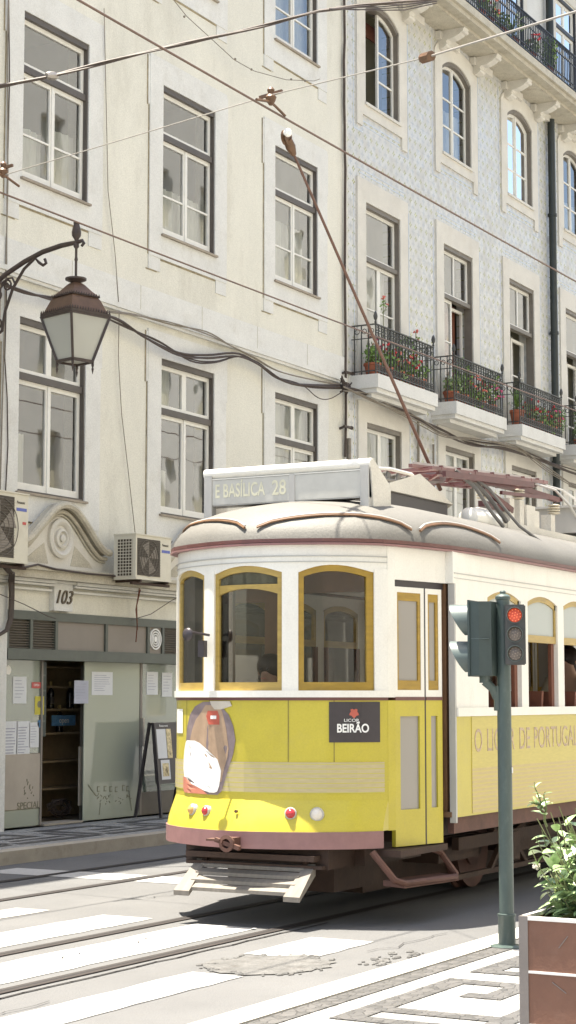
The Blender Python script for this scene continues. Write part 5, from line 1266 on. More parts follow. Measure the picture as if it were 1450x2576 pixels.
# under the nose: apron blocks and life guard
mb=MB(); mb.box(11.34,11.9,YC-.62,YC+.56,.40,.55); mb.box(11.24,11.335,YC-.56,YC+.50,.46,.50); mb.box(11.28,11.335,YC-.60,YC+.52,.405,.43); mb.build('apron_beam','under',tram)
mb=MB()
for x,z in ((11.27,.385),(11.20,.335),(11.14,.285),(11.085,.235)): mb.hexa([(x,YC-.46,z),(x+.055,YC-.46,z+.022),(x+.055,YC+.39,z+.022),(x,YC+.39,z),(x,YC-.46,z+.025),(x+.055,YC-.46,z+.047),(x+.055,YC+.39,z+.047),(x,YC+.39,z+.025)])
for y in (YC-.55,YC+.35): mb.hexa([(11.05,y,.20),(11.32,y+.02,.36),(11.32,y+.10,.36),(11.05,y+.13,.20),(11.05,y,.235),(11.32,y+.02,.44),(11.32,y+.10,.44),(11.05,y+.13,.235)])
lg=mb.build('life_guard','dustwood',tram)
mb=MB()
for y in (YC-.45,YC+.38): mb.bar((11.28,y,.36),(11.34,y,.46),.04)
mb.build('guard_hanger','under',lg)
# doors beside the platform (both ends, both sides are the same)
DP=[(11.73,-.90),(11.86,-.935),(12.36,-1.045)]
def wallseg(mb,a,b,z0,z1,th=.03,off=0): # a->b plan points (h coords), right side outwards
    pa=(a[0],YC+a[1]); pb=(b[0],YC+b[1]); strip(mb,[pb,pa],z0,z1,th,off)
def lerp(a,b,t): return (a[0]+(b[0]-a[0])*t,a[1]+(b[1]-a[1])*t)
A_,B__=(11.80,-.925),(12.37,-1.05)
mb=MB(); wallseg(mb,(11.73,-.90),A_,1.607,2.70,.05,.004); wallseg(mb,A_,(12.42,-1.06),2.46,2.70,.04,.004); mb.box(12.40,12.445,YC-HS_,YC-1.02,2.46,2.70); both(mb,'door_pillar','tramwhite')
mb=MB(); wallseg(mb,(11.73,-.90),A_,.66,1.585,.05,.002); both(mb,'corner_panel','tramyellow')
for (t0,t1) in ((.0,.60),(.63,.97)):
    a=lerp(A_,B__,t0); b=lerp(A_,B__,t1); w=math.hypot(b[0]-a[0],b[1]-a[1]); s_=.055/w if t0==0 else .09/w*.6
    iw0=lerp(a,b,.06/w); iw1=lerp(a,b,1-.06/w)
    lo=MB(); wallseg(lo,a,b,.54,.80,.035); wallseg(lo,a,b,1.47,1.585,.035); wallseg(lo,a,iw0,.80,1.47,.035); wallseg(lo,iw1,b,.80,1.47,.035)
    d1,d2=both(lo,'door_leaf','tramyellow',smooth=False)
    up_=MB(); wallseg(up_,a,b,1.61,1.66,.035); wallseg(up_,a,b,2.37,2.41,.035); wallseg(up_,a,lerp(a,b,.03/w),1.66,2.37,.035); wallseg(up_,lerp(a,b,1-.04/w),b,1.66,2.37,.035)
    up_.build('upper_frame','tramwhite',d1); mir(up_).build('upper_frame','tramwhite',d2)
    o_=MB(); c0=lerp(a,b,.03/w); c1=lerp(a,b,1-.04/w); wallseg(o_,c0,c1,1.66,1.73,.03,-.004); wallseg(o_,c0,c1,2.31,2.37,.03,-.004); wallseg(o_,c0,lerp(a,b,.05/w),1.73,2.31,.03,-.004); wallseg(o_,lerp(a,b,1-.07/w),c1,1.73,2.31,.03,-.004)
    o_.build('window_frame','wood',d1); mir(o_).build('window_frame','wood',d2)
    ml=MB(); wallseg(ml,a,b,1.585,1.61,.03,.005); ml.build('maroon_line','maroon',d1); mir(ml).build('maroon_line','maroon',d2)
    g=MB(); wallseg(g,iw0,iw1,.80,1.47,.004,-.015); wallseg(g,c0,c1,1.73,2.31,.004,-.015); g.build('pane','doorglass',d1); mir(g).build('pane','doorglass',d2)
mb=MB(); wallseg(mb,lerp(A_,B__,.605),lerp(A_,B__,.625),.54,2.41,.02,.0); wallseg(mb,A_,(12.40,-1.055),2.41,2.46,.02,-.02); both(mb,'door_seal','black')
def leftcopy(objs): pass
# the other (left) side of each platform: plain closed panels and windows
mb=MB(); wallseg(mb,(11.73,-.90),(12.42,-1.06),.60,1.585); m2=MB(); m2.v=[(x,2*YC-y,z) for x,y,z in mb.v]; m2.f=mb.f; both(m2,'platform_panel','tramyellow')
mb=MB(); 
for a,b in (((11.73,-.90),(11.86,-.94)),((12.30,-1.035),(12.42,-1.06))): wallseg(mb,a,b,1.585,2.70,.05)
wallseg(mb,(11.73,-.90),(12.42,-1.06),2.46,2.70,.04); m2=MB(); m2.v=[(x,2*YC-y,z) for x,y,z in mb.v]; m2.f=mb.f; both(m2,'platform_pillar','tramwhite')
# saloon sides
HS=1.12; XA,XB=12.42,2*XM-12.42
ps_=[(XB,YC-HS),(XA,YC-HS)]
def sidebox(mb,x0,x1,z0,z1,off=0,th=.03): mb.box(x0,x1,YC-HS-off,YC-HS-off+th,z0,z1)
mb=MB(); sidebox(mb,XA,XB,.72,1.465); both(mb,'side_panel','tramyellow',smooth=False)
mb=MB(); sidebox(mb,XA+.30,XB-.3,1.07,1.462,.004,.004); both(mb,'side_advert','wrap',smooth=False)
mb=MB(); sidebox(mb,XA+.30,XB-.3,.735,1.07,.004,.004); both(mb,'side_advert_lines','wraplow',smooth=False)
mb=MB(); sidebox(mb,XA-.005,XA+.02,.68,2.46,.004,.05); both(mb,'corner_strip','silver',smooth=False)
mb=MB(); sidebox(mb,XA+.02,XB-.02,1.465,1.53,.02,.05); both(mb,'side_belt_rail','tramwhite',smooth=False)
WX=[(13.06+i*.826,13.74+i*.826) for i in range(7)]
ZA=2.385
mb=MB(); sidebox(mb,XA,13.06,1.53,2.46); sidebox(mb,WX[-1][1],XB,1.53,2.46)
for (a,b),(c,d) in zip(WX[:-1],WX[1:]): sidebox(mb,b,c,1.53,ZA,.006,.05)
sidebox(mb,XA,XB,2.46,2.70)
for a,b in WX:
    for k in range(10):
        p=a+(b-a)*k/10; q_=a+(b-a)*(k+1)/10; f=lambda x:ZA+.06*(1-((x-(a+b)/2)/((b-a)/2))**2); y0=YC-HS
        mb.hexa([(p,y0,f(p)),(q_,y0,f(q_)),(q_,y0+.03,f(q_)),(p,y0+.03,f(p)),(p,y0,2.46),(q_,y0,2.46),(q_,y0+.03,2.46),(p,y0+.03,2.46)])
for (a,b),(c,d) in zip(WX[:-1],WX[1:]): sidebox(mb,b,c,ZA,2.46)
both(mb,'saloon_side','tramwhite',smooth=False)
mb=MB(); sidebox(mb,XA,XB,2.535,2.542,.006,.01); sidebox(mb,XA,XB,2.50,2.504,.004,.01); both(mb,'header_bead','silver',smooth=False)
for sgn in (0,1):
    for a,b in WX:
        y0=YC-HS+.012; w=MB()
        w.box(a,a+.03,y0,y0+.03,2.06,ZA+.0); w.box(b-.03,b,y0,y0+.03,2.06,ZA+.0); w.box(a+.03,b-.03,y0,y0+.03,2.06,2.12)
        for k in range(8):
            p=a+(b-a)*k/8; q_=a+(b-a)*(k+1)/8; f=lambda x:ZA+.06*(1-((x-(a+b)/2)/((b-a)/2))**2)
            w.hexa([(p,y0,f(p)-.045),(q_,y0,f(q_)-.045),(q_,y0+.03,f(q_)-.045),(p,y0+.03,f(p)-.045),(p,y0,f(p)+.002),(q_,y0,f(q_)+.002),(q_,y0+.03,f(q_)+.002),(p,y0+.03,f(p)+.002)])
        s=MB(); s.box(a,a+.045,y0+.02,y0+.05,1.53,2.06); s.box(b-.06,b,y0+.02,y0+.05,1.53,2.06)
        g=MB(); g.box(a+.03,b-.03,y0+.012,y0+.016,2.12,2.40); g2=MB(); g2.box(a+.045,b-.06,y0+.03,y0+.034,1.55,2.06)
        if sgn: w,s,g,g2=mir(w),mir(s),mir(g),mir(g2)
        W=w.build('side_window','woodpale',tram); s.build('sash_stile','redwood',W); g.build('upper_pane','tglass' if sgn else 'frost',W)
        if sgn: g2.build('pane','tglass',W)
for w_,x_ in (('O',12.76),('LICOR',13.0),('DE',13.66),('PORTUGAL',13.98)): text(w_,.25,'sidetext',(x_,YC-HS-.0055,1.27),(1,0,0),tram,name='side_lettering',ext=.001,align='LEFT',sx=.80)
# roof
def loop(hs=0):
    half=[(11.22-.02,0),(11.215,.15),(11.265,.33),(11.37,.57),(11.50,.77),(11.66,.90),(11.83,.965),(12.1,1.04),(12.4,1.10),(12.8,1.14),(13.5,1.15)]
    r=[(x,-h) for x,h in half[::-1]]; l=[(x,h) for x,h in half[1:]]
    fr_=r+l  # right -> nose -> left
    re=[(2*XM-x,-h) for x,h in fr_]
    full=[(x,YC+h) for x,h in fr_]+[(x,YC+h) for x,h in re]
    return full
LP=loop()
def spine(x): return min(max(x,12.75),2*XM-12.75)
mb=MB(); T=10; vs=[]
for i in range(T+1):
    t=i/T; ang=t*PI/2; k=math.cos(ang)**.85; z=2.725+.415*math.sin(ang)**1.0
    for x,y in LP: sx=spine(x); vs.append((sx+(x-sx)*(k if i<T else 0),YC+(y-YC)*(k if i<T else 0),z))
nL=len(LP)
mb.add(vs,[(i*nL+j,i*nL+(j+1)%nL,(i+1)*nL+(j+1)%nL,(i+1)*nL+j) for i in range(T) for j in range(nL)])
o=mb.build('roof','roofp',tram,smooth=True)
def rp(x,y,t,out=.0):
    ang=t*PI/2; k=math.cos(ang)**.85; sx=spine(x); return Vector((sx+(x-sx)*k*(1+out),YC+(y-YC)*k*(1+out),2.725+.415*math.sin(ang)+out*.3))
mb=MB(); strip(mb,LP+[LP[0]],2.716,2.742,.06,.016); mb.build('gutter','maroon',tram)
mb=MB(); strip(mb,LP+[LP[0]],2.698,2.712,.05,.020); mb.build('gutter_bead','bumper',tram)
def resample(ps,n):
    L=[0]
    for a,b in zip(ps[:-1],ps[1:]): L.append(L[-1]+math.hypot(b[0]-a[0],b[1]-a[1]))
    out=[]
    for i in range(n+1):
        s=L[-1]*i/n; j=max(k for k in range(len(L)) if L[k]<=s+1e-9); j=min(j,len(ps)-2); f=(s-L[j])/(L[j+1]-L[j]); out.append((ps[j][0]+(ps[j+1][0]-ps[j][0])*f,ps[j][1]+(ps[j+1][1]-ps[j][1])*f))
    return out
mid=resample(LP[:21],60)   # right side (x=13.5) round the nose to the left side
mb=MB()
for a,b in ((2,15),(16,29),(30,43),(44,57)):
    pts=[rp(*mid[i],.16+.16*max(0,math.sin(PI*(i-a)/(b-a)))**.6,.012) for i in range(a,b+1)]
    mb.tube(pts,.010,6)
both(mb,'roof_drip_strip','woodin')
mb=MB()
for a,b in ((2,15),(16,29),(30,43),(44,57)):
    pts=[rp(*mid[i],.185+.16*max(0,math.sin(PI*(i-a)/(b-a)))**.6,.016) for i in range(a,b+1)]
    mb.tube(pts,.008,6)
both(mb,'roof_drip_highlight','silver')  # silver tube paints the highlight above each drip strip
# destination box
YS0,YS1=YC-.66,YC+.78; XS=11.93
db=MB(); db.box(XS,XS+.16,YS0,YS1,3.09,3.30); db=db.build('destination_box','silver',tram)
mb=MB(); mb.tube([(XS+.03,YS0-.01,3.345),(XS+.03,YS1+.01,3.345)],.042,12); mb.box(XS-.008,XS+.02,YS0+.07,YS1-.07,3.295,3.303); mb.build('box_roll_top','tramwhite',db,smooth=True)
mb=MB()
for y in (YS0,YS1-.07): mb.box(XS-.012,XS+.05,y,y+.07,2.86,3.33)
mb.box(XS-.01,XS+.02,YC-.03,YC+.02,3.06,3.30); mb.build('box_post','silver',db)
mb=MB(); 
for y in (YS0-.012,YS1): mb.add([(XS,y,3.36),(XS+.05,y,3.38),(XS+.34,y,3.2),(XS+.34,y,3.0),(XS+.05,y,3.0),(XS,y+.012,3.36),(XS+.05,y+.012,3.38),(XS+.34,y+.012,3.2),(XS+.34,y+.012,3.0),(XS+.05,y+.012,3.0)],[(0,1,2,3,4),(9,8,7,6,5)]+[(i,5+i,5+(i+1)%5,(i+1)%5) for i in range(5)])
mb.build('box_cheek','stoneB',db)
MB().box(XS-.004,XS-.001,YC+.02,YS1-.07,3.10,3.29).build('destination_blind','signface',db)
MB().box(XS-.004,XS-.001,YS0+.07,YC-.03,3.10,3.29).build('destination_blind','signface',db)
text('E BASÍLICA',.15,'signtext',(XS-.006,YC+.46,3.20),(0,-1,0),db,ext=.001,sx=.62,off=.002); text('28',.16,'signtext',(XS-.006,YC+.11,3.20),(0,-1,0),db,ext=.001,sx=.8,off=.002)
# roof gear
dk=MB(); dk.hexa([(12.55,6.12,3.21),(13.75,6.12,3.21),(14.1,6.35,3.21),(12.55,7.1,3.21),(12.55,6.12,3.27),(13.1,6.12,3.40),(14.1,6.35,3.27),(12.55,7.1,3.27)]); dk=dk.build('equipment_deck','stoneB',tram)
mb=MB()
for x in (12.62,12.9,13.3,13.6): 
    for y in (6.18,6.95): mb.box(x,x+.035,y,y+.035,3.02,3.21)
mb.build('deck_leg','silver',dk)
mb=MB(); mb.box(12.58,13.7,6.15,7.0,3.02,3.205); mb.build('deck_shade_box','black',dk)  # black box stands in for the shade under the deck
mb=MB()
for i in range(9): x=12.62+i*.06; y=6.2+.02*(i%3); mb.tube([(x,y,3.28),(x+.05,y,3.37),(x+.15,y+.1,3.38),(x+.25,y+.2,3.30)],.012,6)
for i in range(5): mb.tube([(12.6,6.2+i*.1,3.31+.015*(i%2)),(13.5,6.2+i*.1,3.33+.015*(i%2))],.013,6)
mb.build('conduit_cluster','rubber',dk,smooth=True)
mb=MB(); mb.tube([(12.38,6.2,3.37),(12.7,6.2,3.40),(13.1,6.2,3.40),(13.25,6.2,3.35)],.016,6); mb.tube([(12.38,6.2,3.36),(12.55,6.2,3.27)],.014,6); mb.build('grab_rail','silver',dk,smooth=True)
mb=MB(); mb.tube([(13.80,6.02,3.10),(13.83,6.02,3.10),(14.0,6.02,3.10),(14.3,6.02,3.10),(14.38,6.02,3.10),(14.40,6.02,3.10)],[.05,.09,.105,.105,.085,.04],14); mb.build('air_tank','tramwhite',tram,smooth=True)
tf=MB()
for y,z in ((6.12,3.47),(6.30,3.50),(6.55,3.47),(6.9,3.47)): tf.bar((13.30,y,z),(15.9,y,z+.15),.035,.03)
for x in (13.5,14.2,14.9,15.5,15.8): tf.bar((x,6.10,3.475+(x-13.3)*.0577),(x,6.92,3.475+(x-13.3)*.0577),.04,.025)
tf=tf.build('trolley_frame','gearpink',tram)
mb=MB(); mb.bar((13.9,6.08,3.455),(15.6,6.08,3.475),.035,.045); mb.bar((14.3,6.08,3.40),(14.8,6.02,3.25),.03,.05); mb.box(14.25,14.75,6.05,6.11,3.24,3.29); mb.bar((14.9,6.1,3.50),(16.0,6.05,3.46),.045); mb.bar((15.2,6.2,3.54),(16.1,6.05,3.47),.03); mb.bar((13.4,6.1,3.44),(14.9,6.1,3.50),.03)
for i in range(7):
    x=13.5+i*.36; z=3.47+(x-13.3)*.0577; mb.bar((x,6.12,z-.03),(x+.22,6.32,z-.05),.022); mb.bar((x,6.1,z+.02),(x+.1,6.9,z+.02),.018)
mb.bar((13.35,6.02,3.42),(15.3,6.02,3.53),.03,.05); mb.bar((14.5,6.0,3.38),(15.6,6.0,3.44),.025,.03)
mb.build('frame_brace','gearred',tf)
mb=MB()
for x in (13.65,14.05,14.75,15.1,15.45): mb.box(x,x+.09,6.04,6.10,3.40+(x-13.3)*.05,3.47+(x-13.3)*.055)
mb=MB(); mb.bar((13.4,6.32,3.535),(15.9,6.32,3.68),.02,.02); mb.bar((13.4,6.14,3.50),(15.8,6.14,3.645),.015,.015); mb.tube([(15.6,6.12,3.58),(15.95,6.05,3.55),(16.2,6.0,3.42),(16.35,5.98,3.30)],.012,6); mb.tube([(15.8,6.15,3.60),(16.2,6.08,3.58),(16.7,6.0,3.45)],.010,6); mb.build('highlight_rod','silver',tf,smooth=True)  # silver rods and cables; the bars paint highlights along the frame rails
mb=MB(); mb.lathe([(.09,3.50),(.11,3.53),(.11,3.58),(.07,3.62),(.05,3.64)],(14.45,6.62,0),14); mb.build('trolley_base','decalhair',tf,smooth=True)
mb=MB()
for x in (14.75,14.98,15.35,15.75): mb.box(x,x+.10,6.02,6.12,3.03,3.36 if x<15.1 else 3.30)
mb.box(15.1,15.30,6.0,6.14,3.0,3.33); mb.box(14.55,17.0,5.96,6.02,3.04,3.13); mb.box(14.5,14.62,5.97,6.1,3.0,3.14); mb.build('equipment_stand','stoneB',tram)
mb=MB()
for x,y,z in ((15.02,6.05,3.37),(15.85,6.03,3.31),(16.55,6.02,3.15),(14.8,6.3,3.37)):
    for k in range(4): mb.lathe([(.035,0),(.06,.008),(.06,.014),(.035,.022)],(x,y,z+.024*k),12)
mb.build('insulator','ceramic',tram,smooth=False)
mb=MB(); mb.tube([(14.05,6.1,3.50),(14.25,6.0,3.38),(14.38,5.9,3.2),(14.42,5.8,3.07),(14.6,5.66,2.93),(14.72,5.6,2.80)],.014,8); mb.tube([(13.75,6.1,3.50),(13.95,6.0,3.36),(14.05,5.9,3.16),(14.2,5.86,3.05)],.016,8); mb.tube([(14.05,6.12,3.5),(14.3,6.03,3.32),(14.5,5.95,3.12)],.02,8); mb.build('roof_cable','rubber',tram,smooth=True)
mb=MB(); mb.box(16.35,17.6,5.98,6.9,3.18,3.42); mb.box(16.3,17.65,5.95,6.93,3.42,3.44); mb.box(16.3,17.65,5.95,6.93,3.08,3.12); mb.build('resistor_box','silver',tram)
# trolley pole
tip=at(726,356,Y=6.66); bs=Vector((14.45,6.64,3.62)); d_=(tip-bs).normalized()
mb=MB(); mb.tube([bs-d_*.25,bs,bs+(tip-bs)*.5+Vector((.02,0,-.02)),tip],[.018,.016,.013,.010],10); tp=mb.build('trolley_pole','poleb',tram,smooth=True)
mb=MB(); mb.tube([tip-d_*.12,tip-d_*.05,tip+d_*.02],[.02,.04,.035],10); mb.lathe([(.02,-.02),(.06,-.018),(.035,0),(.06,.018),(.02,.02)],tip+d_*.04,14,ax=(0,1,0)); mb.build('trolley_head','brass',tp,smooth=True)
mb=MB(); mb.sphere(tip+d_*.06+Vector((-.02,-.03,.01)),.034,12,8); mb.build('contact_shoe','decalwhite',tp,smooth=True)
mb=MB(); mb.tube([bs+Vector((.0,0,0)),bs+Vector((.25,0,-.05)),bs+Vector((.5,0,.02))],.03,8); mb.build('pole_spring','gearred',tp,smooth=True)
# underframe, wheels, step
mb=MB(); mb.box(12.0,19.5,YC-.88,YC+.88,.56,.72); mb.box(11.75,12.7,YC-.7,YC+.7,.40,.555); mb.box(15.0,16.6,YC-.6,YC+.6,.28,.56); mb.build('underframe','under',tram)
mb=MB(); mb.box(12.45,19.05,YC-1.09,YC-1.04,.60,.715); mb.box(12.45,19.05,YC+1.04,YC+1.09,.60,.715); mb.build('sole_bar','underred',tram)
for s in (-1,1):
    tr=MB(); y=YC+s*.72
    tr.box(13.3,18.2,y-.03,y+.03,.40,.50); tr.box(13.3,18.2,y-.025,y+.025,.17,.21)
    for x in (14.38,17.12):
        tr.box(x-.13,x+.13,y-.06,y+.06,.25,.48); tr.tube([(x-.35,y,.52),(x,y,.44),(x+.35,y,.52)],.03,6); tr.bar((x-.4,y,.19),(x-.13,y,.40),.04); tr.bar((x+.4,y,.19),(x+.13,y,.40),.04)
    tr.build('truck_frame','under',tram)
for x in (14.38,17.12):
    ax_=MB(); ax_.tube([(x,6.3,.33),(x,7.2,.33)],.05,10); ax_.build('axle','under',tram)
    for y,dy in ((6.30,1),(7.20,-1)):
        w=MB(); w.lathe([(.14,-.05),(.14,-.03),(.27,-.02),(.33,-.05),(.33,.03),(.36,.04),(.36,.06),(.29,.06),(.27,.0),(.14,.02)],(x,y,.335),32,ax=(0,dy,0)); w=w.build('wheel','underred',tram,smooth=True)
        MB().lathe([(.07,0),(.07,.05),(.03,.06)],(x,y-dy*.05,.335),16,ax=(0,-dy,0)).build('hub','under',w,smooth=True)
mb=MB(); mb.tube([(11.55,YC-.86,.52),(11.58,YC-1.02,.33),(11.66,YC-1.06,.30),(12.44,YC-1.10,.285),(12.50,YC-1.08,.30),(12.44,YC-.98,.46),(12.2,YC-.95,.53)],.025,8); mb.hexa([(11.64,YC-1.07,.27),(12.48,YC-1.11,.255),(12.48,YC-.95,.265),(11.64,YC-.9,.28),(11.64,YC-1.07,.31),(12.48,YC-1.11,.295),(12.48,YC-.95,.305),(11.64,YC-.9,.32)]); both(mb,'door_step','underred')
mb=MB(); mb.box(11.62,12.42,YC-1.05,YC-.86,.485,.53); both(mb,'step_edge','under')
mb=MB(); mb.box(12.5,18.7,YC-.30,YC+.42,.12,.50); mb.box(11.75,12.5,YC-.45,YC+.45,.20,.399); mb.box(13.2,14.0,YC-.62,YC-.31,.30,.50); mb.box(14.8,16.6,YC-.62,YC-.31,.28,.50); mb.build('truck_light_block','under',tram)  # dark boxes added to block the light showing through under the tram
for h_ in (-.33,.33,-.62,.62): dcl(tram,'panel_seam','seam',[(1.585,h_+.0035,h_-.0035),(1.15,h_+.0035,h_-.0035)],.0015,1)
# interior
mb=MB(); mb.box(11.75,19.75,YC-.9,YC+.9,.72,.76); mb.box(12.4,19.1,YC-1.09,YC+1.09,.721,.759); mb.build('floor','woodin',tram)
mb=MB(); mb.box(11.75,19.75,YC-.86,YC+.86,2.66,2.68); mb.build('ceiling','woodin',tram)
def bulk(x):
    mb=MB()
    for a,b in ((-1.05,-.93),(-.52,-.40),(.40,.52),(.93,1.05)): mb.box(x,x+.05,YC+a,YC+b,.76,2.66)
    for a,b in ((-.93,-.52),(.52,.93)): mb.box(x+.005,x+.045,YC+a,YC+b,.76,1.5); mb.box(x+.005,x+.045,YC+a,YC+b,2.36,2.66)
    mb.box(x+.005,x+.045,YC-.40,YC+.40,2.42,2.66)
    o=mb.build('bulkhead','woodin',tram)
bulk(12.42); bulk(19.03)
mb=MB(); mb.box(12.5,19.0,YC-1.085,YC-1.07,.76,1.46); mb.box(12.5,19.0,YC+1.07,YC+1.085,.76,1.46); mb.build('side_lining','woodin',tram)
for sgn in (-1,1):
    for i in range(7):
        x=13.1+i*.8; y=YC+sgn*.68
        s=MB(); s.box(x,x+.44,y-.36,y+.36,1.12,1.20); s.box(x+.05,x+.39,y-.3,y+.3,.76,1.12); s.hexa([(x+.42,y-.36,1.18),(x+.47,y-.36,1.18),(x+.47,y+.36,1.18),(x+.42,y+.36,1.18),(x+.50,y-.36,1.66),(x+.54,y-.36,1.66),(x+.54,y+.36,1.66),(x+.50,y+.36,1.66)]); s.build('seat','redwood',tram)
mb=MB(); 
for y in (-.35,.35): mb.tube([(12.6,YC+y,2.45),(18.9,YC+y,2.45)],.014,6)
mb.build('handrail','brass',tram,smooth=True)
mb=MB(); mb.box(11.72,11.95,YC-.16,YC+.16,.76,1.62); mb.lathe([(.12,1.62),(.14,1.66),(.05,1.70)],(11.83,YC,0),14); mb.tube([(11.83,YC,1.70),(11.75,YC-.12,1.72)],.012,6); mb.build('controller','under',tram,smooth=True)
mb=MB(); mb.box(11.55,11.60,YC+.30,YC+.34,1.7,2.4); mb.build('pole_inside','brass',tram)
mb=MB(); mb.tube([(11.26,YC+.32,2.06),(11.10,YC+.38,2.08)],.01,6); mb.sphere((11.08,YC+.39,2.06),.045,10,8,(.5,1,1.1)); mb.box(11.20,11.25,YC+.33,YC+.38,1.90,2.02); mb.build('wing_mirror','black',tram,smooth=True)
# ------------------------------------------------------------------ people
def person(label,loc,bones,rads,headp,face,clothes,cloth_m,hair=True,leg_m='trousers'):
    """body: one skinned mesh with fingers; clothes: skinned shells over the same joints"""
    root=thing('person',label,'person',loc)
    def skinned(name,pts,edges,rad,m,par,sub=2):
        me=bpy.data.meshes.new(name); me.from_pydata([tuple(p) for p in pts],edges,[]); o=bpy.data.objects.new(name,me); C.objects.link(o)
        md=o.modifiers.new('skin','SKIN'); md.use_smooth_shade=True
        if not me.skin_vertices: 
            bm=bmesh.new(); bm.from_mesh(me); bm.verts.layers.skin.verify(); bm.to_mesh(me); bm.free()
        for i,s in enumerate(me.skin_vertices[0].data): s.radius=(rad[i],rad[i]); s.use_root=(i==0)
        ss=o.modifiers.new('sub','SUBSURF'); ss.levels=sub; ss.render_levels=sub
        bpy.context.view_layer.update(); dg=bpy.context.evaluated_depsgraph_get(); nm=bpy.data.meshes.new_from_object(o.evaluated_get(dg)); bpy.data.objects.remove(o)
        for p in nm.polygons: p.use_smooth=True
        nm.materials.clear(); nm.materials.append(M[m]); ob_=bpy.data.objects.new(name,nm); C.objects.link(ob_); put(ob_,par); return ob_
    names=list(bones.keys()); pts=[Vector(loc)+Vector(bones[k][0]) for k in names]; edges=[(names.index(bones[k][1]),names.index(k)) for k in names if bones[k][1]]; rad=[bones[k][2] for k in names]
    f=Vector(face).normalized(); sdx=Vector((-f.y,f.x,0))
    # fingers from both palms
    for hd_ in ('handL','handR'):
        base=names.index(hd_); pr_=pts[base]; par_=pts[names.index(bones[hd_][1])]; d=(pr_-par_).normalized(); s_=d.cross(Vector((0,0,1))); s_=s_.normalized() if s_.length>.1 else sdx; dn=Vector((0,0,-1))
        for i,(o_,l) in enumerate(((-.030,.060),(-.010,.072),(.010,.068),(.030,.052))):
            a=pr_+s_*o_+d*.03; b=a+d*l*.5+dn*.010; c=b+d*l*.35+dn*.03; k=len(pts); pts+=[a,b,c]; rad+=[.0095,.0085,.007]; edges+=[(base,k),(k,k+1),(k+1,k+2)]
        a=pr_-s_*.035-d*.02; b=a-s_*.018+d*.03+dn*.015; k=len(pts); pts+=[a,b]; rad+=[.011,.009]; edges+=[(base,k),(k,k+1)]
    # head shape and nose
    h=names.index('head'); hp=pts[h]; k=len(pts); pts+=[hp+f*.095+Vector((0,0,-.01)),]; rad+=[.014]; edges+=[(h,k)]
    body=skinned('body',pts,edges,rad,'skin',root,1)
    mb=MB()
    for s in (-1,1): mb.sphere(hp+f*.082+sdx*.032*s+Vector((0,0,.018)),.012,8,6)
    mb.build('eyes','black',body,smooth=True)
    mb=MB()
    for s in (-1,1): mb.sphere(hp+sdx*.088*s+Vector((0,0,-.0)),.028,8,6,(.5,.35,1) if abs(f.x)>.5 else (.35,.5,1))
    mb.build('ears','skin',body,smooth=True)
    mb=MB(); mb.bar(hp+f*.088-sdx*.022+Vector((0,0,-.052)),hp+f*.088+sdx*.022+Vector((0,0,-.052)),.006,.008); mb.build('mouth','decalsalmon',body)
    mb=MB(); mb.sphere(hp-f*.022+Vector((0,0,.040)),.108,16,10,(1.0,1.0,.95)); mb.sphere(hp-f*.06+Vector((0,0,-.03)),.085,12,8); mb.build('hair','hair',root,smooth=True)
    def shell(name,keys,m,grow,conn=True):
        P_=[Vector(loc)+Vector(bones[q_][0]) for q_ in keys]; E_=[(keys.index(bones[q_][1]),keys.index(q_)) for q_ in keys if bones[q_][1] in keys]; r_=[bones[q_][2]+grow for q_ in keys]; return skinned(name,P_,E_,r_,m,root,1)
    shell('shirt',['pelvis','waist','chest','shL','elL','shR','elR','wrL','wrR'],cloth_m,.014); shell('trousers',['pelvis','hipL','knL','anL','hipR','knR','anR'],leg_m,.014)
    mb=MB()
    for q_ in ('anL','anR'):
        p=Vector(loc)+Vector(bones[q_][0]); mb.sphere(p+f*.06+Vector((0,0,-.03)),.05,10,6,(1+abs(f.x)*1.4,1+abs(f.y)*1.4,.8))
    mb.build('shoes','black',root,smooth=True)
    return root
def seated(fx,lean=0,armf=.3):
    s=fx
    return {'pelvis':((0,0,.10),None,.125),'waist':((0,0,.27),'pelvis',.115),'chest':((s*lean,0,.46),'waist',.125),'neck':((s*lean*1.2,0,.60),'chest',.055),'head':((s*lean*1.4,0,.735),'neck',.088),
     'shL':((s*lean,.18,.54),'chest',.06),'elL':((s*.12,.23,.28),'shL',.045),'wrL':((s*armf,.15,.22),'elL',.03),'handL':((s*(armf+.07),.14,.215),'wrL',.026),
     'shR':((s*lean,-.18,.54),'chest',.06),'elR':((s*.12,-.23,.28),'shR',.045),'wrR':((s*armf,-.15,.24),'elR',.03),'handR':((s*(armf+.07),-.14,.235),'wrR',.026),
     'hipL':((s*.05,.10,.08),'pelvis',.09),'knL':((s*.44,.11,.08),'hipL',.06),'anL':((s*.42,.11,-.34),'knL',.04),
     'hipR':((s*.05,-.10,.08),'pelvis',.09),'knR':((s*.44,-.11,.08),'hipR',.06),'anR':((s*.42,-.11,-.34),'knR',.04)}
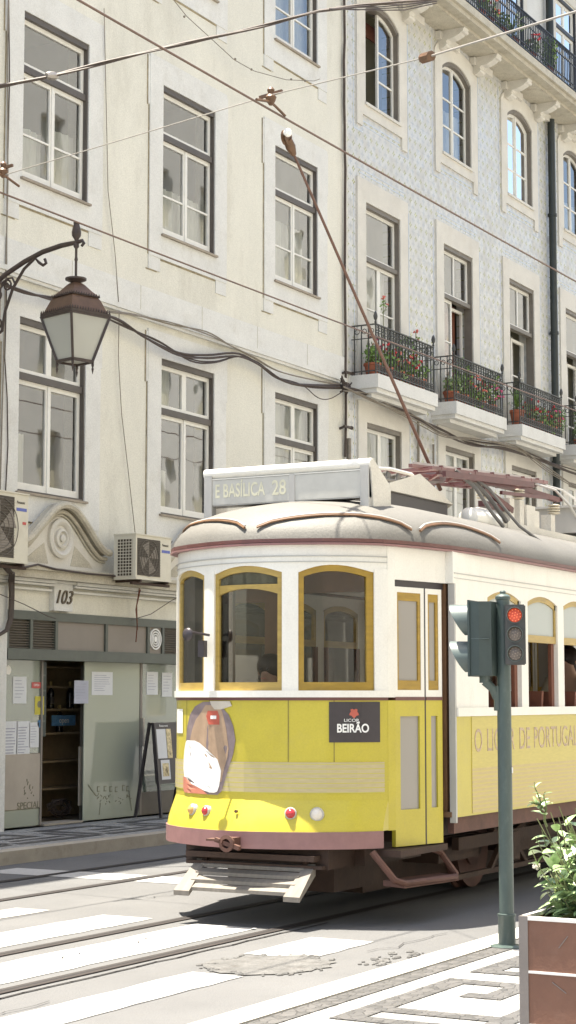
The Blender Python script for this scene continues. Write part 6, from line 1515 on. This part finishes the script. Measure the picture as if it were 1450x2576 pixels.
def standing(fx):
    s=fx
    return {'pelvis':((0,0,.92),None,.12),'waist':((0,0,1.08),'pelvis',.11),'chest':((s*.02,0,1.28),'waist',.125),'neck':((s*.03,0,1.44),'chest',.052),'head':((s*.05,0,1.575),'neck',.088),
     'shL':((s*.02,.18,1.36),'chest',.06),'elL':((s*.06,.24,1.08),'shL',.045),'wrL':((s*.28,.14,1.0),'elL',.03),'handL':((s*.35,.12,.99),'wrL',.026),
     'shR':((s*.02,-.18,1.36),'chest',.06),'elR':((s*.06,-.24,1.08),'shR',.045),'wrR':((s*.28,-.14,1.0),'elR',.03),'handR':((s*.35,-.12,.99),'wrR',.026),
     'hipL':((0,.09,.86),'pelvis',.09),'knL':((s*.03,.10,.48),'hipL',.06),'anL':((0,.10,.09),'knL',.042),
     'hipR':((0,-.09,.86),'pelvis',.09),'knR':((s*.03,-.10,.48),'hipR',.06),'anR':((0,-.10,.09),'knR',.042)}
MB().box(12.0,12.35,at(678,1700,X=12.1).y-.18,at(678,1700,X=12.1).y+.18,.76,1.06).build('driver_stool','woodin',tram)
person('driver in dark clothes seen faintly through the middle front window of the tram',(12.14,at(678,1700,X=12.1).y,1.07),seated(-1,.03,.3),None,None,(-1,0,0),None,'uniform')
person('dark haired passenger in a beige shirt seated at the rightmost tram window in view',(at(1434,1665,Y=5.83).x-.0,5.83,1.20),seated(-1,.05,.34),None,None,(-1,.1,0),None,'shirt')
# ------------------------------------------------------------------ camera, light
cam=bpy.data.cameras.new('camera'); co=bpy.data.objects.new('camera',cam); C.objects.link(co); co.location=(0,0,1.6); co.rotation_euler=(PI/2+PITCH,0,AZ-PI/2)
cam.sensor_fit='HORIZONTAL'; cam.sensor_width=36; cam.lens=36*FP/1450; cam.clip_start=.1; cam.clip_end=1000; sc.camera=co
SD=Vector((-.04,.20,1)).normalized()
sun=bpy.data.lights.new('sun','SUN'); so=bpy.data.objects.new('sun',sun); C.objects.link(so); so.location=(0,0,30); so.rotation_euler=SD.to_track_quat('Z','Y').to_euler(); sun.energy=5.0; sun.angle=math.radians(.5); sun.color=(1,.95,.87)
w=bpy.data.worlds.new('World'); sc.world=w; w.use_nodes=True; n=w.node_tree; sk=n.nodes.new('ShaderNodeTexSky'); sk.sky_type='NISHITA'; sk.sun_disc=False; sk.sun_elevation=math.asin(SD.z); sk.sun_rotation=math.atan2(SD.x,SD.y); sk.dust_density=2.5; sk.air_density=1.0
bg=n.nodes['Background']; bg.inputs[1].default_value=.108; n.links.new(sk.outputs[0],bg.inputs[0])
vs_=sc.view_settings; vs_.view_transform='Standard'; vs_.look='None'; vs_.gamma=1; vs_.exposure=1.80; vs_.use_white_balance=True; vs_.white_balance_temperature=6900; vs_.white_balance_tint=8
sc.render.engine='CYCLES'
sc.cycles.max_bounces=8; sc.cycles.transparent_max_bounces=16; sc.cycles.glossy_bounces=4
